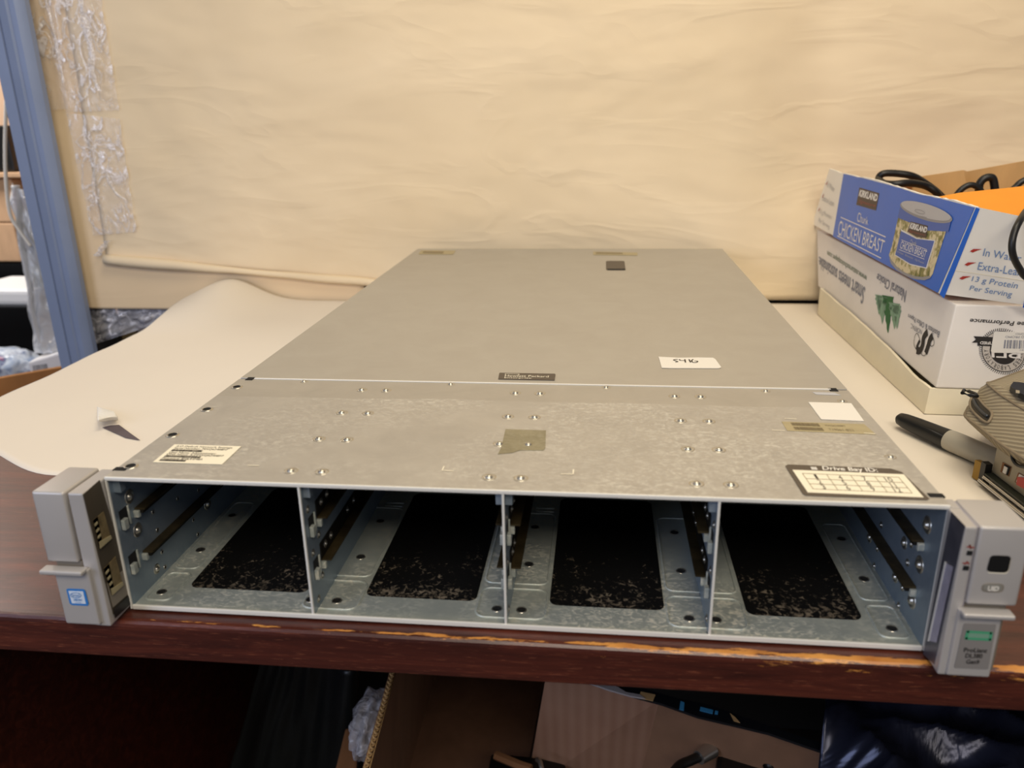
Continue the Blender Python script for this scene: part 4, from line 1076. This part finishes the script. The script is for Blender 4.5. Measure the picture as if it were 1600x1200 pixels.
# ================================================================ STORE ROOM BEHIND, LEFT
G = 'goods on the shelves behind the blue post'
shelf = thing('shelf_unit', 'pale wooden shelf unit behind the blue post at the far left', 'shelf', (-1.5, 1.75, -.75))
def zat(v, y=1.5): return Y_(y).at(0, v).z
def xat(u, v, y=1.5): return Y_(y).at(u, v).x
obj('back_board', box((-2.2, 1.86, -.75), (-.80, 1.88, 1.4)), M_wallb, shelf)
for v in (270, 482):
    z = zat(v); obj('shelf_board', box((-2.2, 1.5, z - .012), (-.82, 1.86, z), .002), M_shelf, shelf)
for x in (-2.2, -.84): obj('side_board', box((x, 1.5, -.75), (x + .02, 1.86, 1.4)), M_shelf, shelf)
def goods(name, u1, v0, v1, mat, label, cat, y0=1.52, y1=1.8, wdt=.5, bev=.004, group=G):
    x1 = Y_(y0).at(u1, (v0 + v1) / 2).x
    o = obj(name, box((x1 - wdt, y0, Y_(y0).at(0, v1).z), (x1, y1, Y_(y0).at(0, v0).z), bev), mat)
    return tag(o, label, cat, group)
goods('storage_bin', 16, 196, 268, M_black, 'black bin on the upper pale shelf at the far left', 'bin', wdt=.3)
goods('storage_box', 27, 348.5, 409, M_shelf, 'pale brown box, lower of the two stacked left of the blue post', 'box', wdt=.45)
goods('storage_box', 24, 279, 347.5, M_shelf, 'pale brown box, upper of the two stacked left of the blue post', 'box', wdt=.45)
goods('storage_bin', 44, 411, 456, M_glossblk, 'black case just above the white paper pile at the far left', 'case', wdt=.45)
pap = obj('paper_pile', box((Y_(1.31).at(-60, 465).x, 1.31, Y_(1.31).at(0, 478).z), (Y_(1.31).at(54, 465).x, 1.48, Y_(1.31).at(0, 452).z), .012, 3), plain('bright_paper', (246, 248, 250), .5))
tag(pap, 'bright white paper pile on the black cabinet at the far left', 'paper')
cab = obj('black_cabinet', box((-1.95, 1.30, -.75), (Y_(1.30).at(78, 520).x, 1.49, Y_(1.30).at(0, 479).z), .004), M_glossblk)
tag(cab, 'glossy black cabinet under the white paper pile', 'cabinet')
# hanging plastic bag with goods
bag = thing('hanging_bag', 'clear plastic bag of grey and green packets hanging left of the blue post', 'plastic bag', Y_(1.2).at(60, 540))
BYp = Y_(1.2)
def f_bag(u, v):
    q_ = [(58, 548), (112, 545), (74, 300), (20, 285)]
    c = qpt(q_, u, v); bul = math.sin(math.pi * u) ** .6
    c = (c[0] + 5 * nz(v * 6, 3) * (1 - u), c[1])
    p = BYp.at(*c); return Vector((p.x, 1.2 - .03 * bul - .012 * nz(u * 5, v * 9, 3), p.z))
obj('film', grid(f_bag, 26, 60), M_bagw, bag, True)
def pkt(name, q_, mat, y=1.21): return obj(name, prism(NB(), [Y_(y).at(*c) for c in q_], (0, 1, 0), .03), mat, bag)
pkt('packet', [(62, 528), (96, 526), (80, 455), (54, 452)], plain('taupe_packet', (126, 112, 104), .5))
pkt('packet', [(54, 450), (82, 446), (76, 413), (48, 416)], plain('green_packet', (118, 142, 116), .5))
pkt('packet', [(46, 412), (74, 408), (62, 335), (34, 330)], plain('grey_packet', (150, 148, 150), .5))
pkt('packet', [(64, 539), (98, 536), (97, 527), (62, 529)], plain('pale_packet', (176, 156, 146), .5))
obj('white_fold', add_tube(NB(), catmull([Y_(1.17).at(*c) for c in ((24, 290), (30, 330), (34, 380), (46, 440), (52, 490), (64, 535))], 6), lambda t: .012 - .005 * t, 8, flat=.5), M_bagw, bag, True)
D('red_print', [(19, 296), (25, 296), (27, 330), (22, 322)], Y_(1.165), plain('print_pink_red', (196, 60, 90), .5), bag)
tag(obj('white_wire', add_tube(NB(), catmull([Y_(1.15).at(*c) for c in ((10, 150), (8, 230), (10, 290), (16, 335), (30, 360), (48, 385))], 8), .0035, 8), M_white, None, True), 'thin white wire hanging in front of the pale shelves', 'wire')
# cardboard box with goods, left of the desk
cbx = thing('cardboard_box', 'open brown cardboard box beside the desk end, left of the blue post', 'box', (-.78, 1.05, -.60))
zr = -.20
a0 = Z_(zr).at(-70, 601); a1 = Z_(zr).at(112, 569); b0 = Z_(zr).at(-80, 680); b1 = Z_(zr).at(150, 650)
base_z = -.60
def wallq(p, q_, th, mat, name, parent):
    nn = (q_ - p).cross(Vector((0, 0, 1))).normalized()
    return obj(name, prism(NB(), [tz(p, base_z), tz(q_, base_z), q_, p], nn, th), mat, parent)
wallq(a0, a1, .012, M_kraft, 'back_wall', cbx); wallq(b0, a0, .006, M_kraft, 'side_wall', cbx); wallq(a1, b1, .006, M_kraft, 'side_wall', cbx); wallq(b1, b0, .006, M_kraft, 'front_wall', cbx)
obj('bottom', prism(NB(), [tz(p, base_z) for p in (a0, a1, b1, b0)], (0, 0, 1), .005), M_kraft, cbx)
tag(obj('stool', box((-1.15, .80, -.75), (-.62, 1.09, -.606), .01), M_floor), 'low dark support under the open brown box', 'stool')
FBX = plane3(tz(a0, -.25), tz(a1, -.25), a0)
bm = NB()
for i in range(12):
    u = 40 + i * 7.5; v = 605 - i * 2.6
    decal(bm, [(u - 1, v + 22), (u + 2, v + 21), (u + 6, v - 2), (u + 3, v - 1)], FBX, .001, .001)
obj('barcode_print', bm, M_inkb, cbx)
D('box_panel', [(-40, 648), (30, 634), (26, 604), (-40, 614)], FBX, M_kraftd, cbx, .001, .002)
bl = NB(); bmesh.ops.create_icosphere(bl, subdivisions=4, radius=1)
cc = Y_(1.18).at(16, 572)
for v_ in bl.verts:
    c_ = v_.co; k = 1 + .16 * nz(c_.x * 2.5, c_.y * 2.5, c_.z * 2.5); v_.co = Vector((cc.x + c_.x * .065 * k, cc.y + c_.y * .05 * k, cc.z + c_.z * .042 * k))
def bundm():
    t = NT('crumpled_blue_red_wrap'); f = t.noise(26, None, 3)
    t.base(t.ramp(f, [(.35, (150, 170, 200)), (.5, (208, 218, 230)), (.58, (110, 124, 160)), (.66, (190, 70, 90)), (.72, (200, 206, 220))]), .3); t.bump(f, .6, .01); return t.m
tag(obj('wrapped_bundle', bl, bundm(), None, True), 'crumpled blue and red wrapped bundle behind the open brown box', 'bundle')
wb = thing('carton_small', 'small white box with barcode standing behind the open brown box', 'box', Y_(1.15).at(75, 580))
p0, p1, p2, p3 = [Y_(1.15).at(*c) for c in ((45, 581), (108, 570), (104, 548), (44, 566))]
obj('body', add_hexa(NB(), [tz(p0, p0.z - .06), tz(p1, p0.z - .06), tz(p1, p0.z - .06) + Vector((0, .10, 0)), tz(p0, p0.z - .06) + Vector((0, .10, 0)), p3, p2, p2 + Vector((0, .10, .01)), p3 + Vector((0, .10, .01))], .004), plain('bright_white', (244, 244, 246), .4), wb)
obj('barcode', bars(NB(), [(52, 580), (76, 577), (74, 568), (51, 571)], Y_(1.15), 30, .001, 3), M_greyt, wb)
tag(obj('back_support', box((-1.3, 1.10, -.75), (-.80, 1.285, -.262), .01), M_black), 'dark crate carrying the wrapped bundle and the small white box', 'crate')
# ================================================================ UNDER THE DESK
ub = thing('moving_carton', 'large open brown corrugated carton under the desk with black printed rim', 'box', (.3, .45, -.75))
zi, zo = -.62, -.35
Pz = lambda u, v, z: Z_(z).at(u, v)
fl0, fl1 = Pz(682, 1052, zi), Pz(630, 1235, zi)       # floor, left line
fr0, fr1 = Pz(851, 1056, zi), Pz(818, 1235, zi)
rl0, rl1 = Pz(618, 1040, zo), Pz(562, 1245, zo)
rr0, rr1, rr2 = Pz(905, 1060, zo), Pz(1030, 1094, zo), Pz(1420, 1208, zo)
M_cor = None
def corr():
    t = NT('ribbed_cardboard')
    wv = t.n('TexWave', Scale=22, Distortion=.3); wv.bands_direction = 'X'
    t.l(t.scaled((1, .35, 0)), wv.inputs['Vector'])
    f = t.noise(14); t.base(t.mix(t.math('MULTIPLY', wv.outputs['Fac'], .35), t.ramp(f, [(.3, (160, 118, 94)), (.7, (172, 130, 104))]), lin((186, 146, 120))), .85)
    t.bump(wv.outputs['Fac'], .25, .002); return t.m
M_cor = corr()
def quadp(pts, nn, th, mat, name, parent): return obj(name, prism(NB(), pts, nn, th), mat, parent)
quadp([fl0, fl1, rl1, rl0], (-1, 0, .2), .005, M_kraft2, 'left_wall', ub)
def wavy(bm, a, b, n=110, r=.0013):
    L_ = []
    for i in range(n + 1):
        p = a.lerp(b, i / n); L_.append(p + Vector((.0022 * math.sin(i * math.pi * .5), 0, .0015 * (i % 2))))
    return add_tube(bm, L_, r, 5)
bm = NB(); wavy(bm, rl0 + Vector((-.0005, 0, .002)), rl1 + Vector((-.0005, 0, .002)))
add_tube(bm, [rl0 + Vector((-.0032, 0, .001)), rl1 + Vector((-.0032, 0, .001))], .0007, 5); add_tube(bm, [rl0 + Vector((.0025, 0, .001)), rl1 + Vector((.0025, 0, .001))], .0007, 5)
obj('corrugated_rim', bm, M_kraftl, ub, True)
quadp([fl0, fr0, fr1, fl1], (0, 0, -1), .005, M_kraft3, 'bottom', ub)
fw0 = fr0 + Vector((.05, 0, 0)); fm = Pz(1000, 1215, zi); fe = Pz(1300, 1320, zi)
La = Pz(853, 1056, zo); Lb = Pz(822, 1235, zi)
fm = Pz(998, 1222, -.56); fe = Pz(1300, 1330, -.56)
quadp([La, Lb, fm, rr1], (.1, .6, .3), .005, M_cor, 'right_wall', ub)
quadp([rr1, fm, fe, rr2], (.1, .6, .3), .005, M_kraft2, 'right_wall', ub)
add_ = Vector((0, 0, .0))
bm = NB()
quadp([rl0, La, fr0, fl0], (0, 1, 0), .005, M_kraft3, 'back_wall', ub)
ZR = Z_(zo + .002)
blk = plain('black_printed_board', (18, 20, 24), .4)
D('printed_rim', [(965, 1076), (1000, 1079), (1060, 1096), (1110, 1106), (1160, 1124), (1240, 1152), (1330, 1180), (1400, 1197), (1440, 1215), (1420, 1222), (1390, 1210), (1310, 1188), (1200, 1150), (1150, 1138), (1090, 1124), (1034, 1104), (990, 1092)], ZR, blk, ub, .001, .003)
D('torn_paper', [(910, 1068), (935, 1068), (962, 1078), (978, 1088), (1000, 1092), (1008, 1098), (985, 1094), (950, 1084), (925, 1075)], ZR, plain('torn_white', (168, 160, 158), .8), ub, .004, .002)
bm = NB()
for q_ in ([(1063, 1101), (1069, 1103), (1068, 1116), (1061, 1114)], [(1094, 1110), (1114, 1115), (1113, 1121), (1093, 1116)], [(1117, 1116), (1122, 1117), (1121, 1122), (1116, 1121)]): decal(bm, q_, ZR, .0045, .0005)
obj('rim_print', bm, plain('print_cyan', (64, 142, 190), .4), ub)
for q_ in ([(1001, 1086), (1024, 1091), (1020, 1101), (998, 1096)], [(1290, 1170), (1322, 1180), (1320, 1187), (1288, 1178)], [(1352, 1190), (1366, 1186), (1372, 1182), (1374, 1192), (1360, 1198)], [(1140, 1120), (1148, 1126), (1156, 1135), (1146, 1132)]): D('rim_print', q_, ZR, M_kraftl, ub, .0045, .0005)
# cables in the carton
def cable(name, px, z, r, label):
    o = obj(name, add_tube(NB(), catmull([Z_(z + (c[2] if len(c) > 2 else 0)).at(c[0], c[1]) for c in px], 8), r, 10), M_blackr, None, True); return o
cw = thing('video_cable', 'black cable with silver plug lying in the open carton', 'cable', Z_(-.50).at(1100, 1180))
Zc = Z_(-.42)
obj('cord', add_tube(NB(), catmull([Zc.at(*c) for c in ((1040, 1225), (1060, 1198), (1080, 1188), (1096, 1181))], 8), .0055, 10), M_blackr, cw, True)
obj('plug', add_cyl(NB(), Zc.at(1092, 1184), Zc.at(1112, 1170), .008, .010), M_steel, cw, True, autosmooth=40)
obj('plug_tip', add_cyl(NB(), Zc.at(1111, 1171), Zc.at(1128, 1163), .006, .006), M_rivet, cw, True, autosmooth=40)
ad = thing('power_adapter', 'black power adapter lying beside the silver plug in the open carton', 'adapter', Z_(-.52).at(1160, 1190))
aa = Z_(-.49).at(1115, 1166); ab = Z_(-.49).at(1205, 1180)
obj('body', add_hexa(NB(), [Z_(z).at(*c) for z in (-.47, -.43) for c in ((1112, 1240), (1215, 1245), (1206, 1184), (1122, 1172))], .006), M_black, ad)
obj('cord', add_tube(NB(), catmull([Z_(-.42).at(*c) for c in ((1165, 1180), (1185, 1166), (1200, 1164), (1212, 1176), (1200, 1200))], 8), .006, 10), M_blackr, ad, True)
sm = thing('metal_bracket', 'thin grey bracket lying in the shadowed middle of the open carton', 'bracket', Z_(-.55).at(800, 1190))
obj('base', add_hexa(NB(), [Z_(z).at(*c) for z in (-.57, -.53) for c in ((755, 1240), (900, 1245), (880, 1188), (768, 1178))], .004), M_black, sm)
obj('bar', add_tube(NB(), [Z_(-.52).at(*c) for c in ((774, 1180), (812, 1196), (830, 1202))], .006, 6), M_kraftd, sm)
obj('screw', add_tube(NB(), [Z_(-.50).at(*c) for c in ((838, 1186), (844, 1190), (848, 1206))], .003, 8), M_rivet, sm, True)
# antistatic bag to the right
def f_esd(u, v):
    q_ = [(1270, 1290), (1720, 1300), (1720, 1085), (1290, 1085)]
    c = qpt(q_, u, v); p = Z_(-.34).at(*c)
    cr = abs(nz(u * 2.2 + v * 1.2, v * 2.4, 4)); cr2 = abs(nz(u * 5 - v * 3, v * 4, 9))
    return Vector((p.x, p.y, -.34 + .07 * (.4 - cr) + .012 * (.4 - cr2)))
tag(obj('antistatic_bag', grid(f_esd, 80, 60, .001), M_esd, None, True), 'shiny dark blue crinkled plastic bag under the desk at the lower right', 'plastic bag')
tag(obj('equipment_case', box((.72, .34, -.75), (1.3, .76, -.415), .01), M_black), 'black case under the crinkled plastic bag beneath the desk', 'case')
# dark cloth and small things at the left under the desk
def f_cloth(u, v):
    q_ = [(325, 1300), (560, 1300), (560, 1040), (410, 1030)]
    c = qpt(q_, u, v); p = Y_(.45).at(*c)
    return Vector((p.x, .45 + .03 * nz(u * 4, v * 1.2, 3) + .008 * nz(u * 10, v * 2, 6), p.z))
def clothm():
    t = NT('dark_green_plastic'); t.base(lin((24, 28, 29)), .35, 0); t.bump(t.noise(12), .3, .01); return t.m
tag(obj('draped_sheet', grid(f_cloth, 60, 30, .001), clothm(), None, True), 'dark plastic sheet hanging in folds under the desk left of the carton', 'plastic sheet')
sbx = obj('small_box', add_hexa(NB(), [Z_(z).at(*c) for z in (-.52, -.44) for c in ((515, 1240), (556, 1240), (560, 1140), (540, 1138))], .003), M_kraftd)
tag(sbx, 'small brown box in the dark just left of the large carton', 'box')
cr = NB(); bmesh.ops.create_icosphere(cr, subdivisions=4, radius=1)
cc = Z_(-.42).at(580, 1130)
for v_ in cr.verts:
    c_ = v_.co.copy(); k = 1 + .3 * nz(c_.x * 3, c_.y * 3, c_.z * 3); v_.co = Vector((cc.x + c_.x * .022 * k, cc.y + c_.y * .05 * k, cc.z + c_.z * .03 * k))
tag(obj('crumpled_film', cr, M_film, None, True), 'crumpled translucent film wedged left of the corrugated rim', 'plastic film')
bpy.context.view_layer.update()
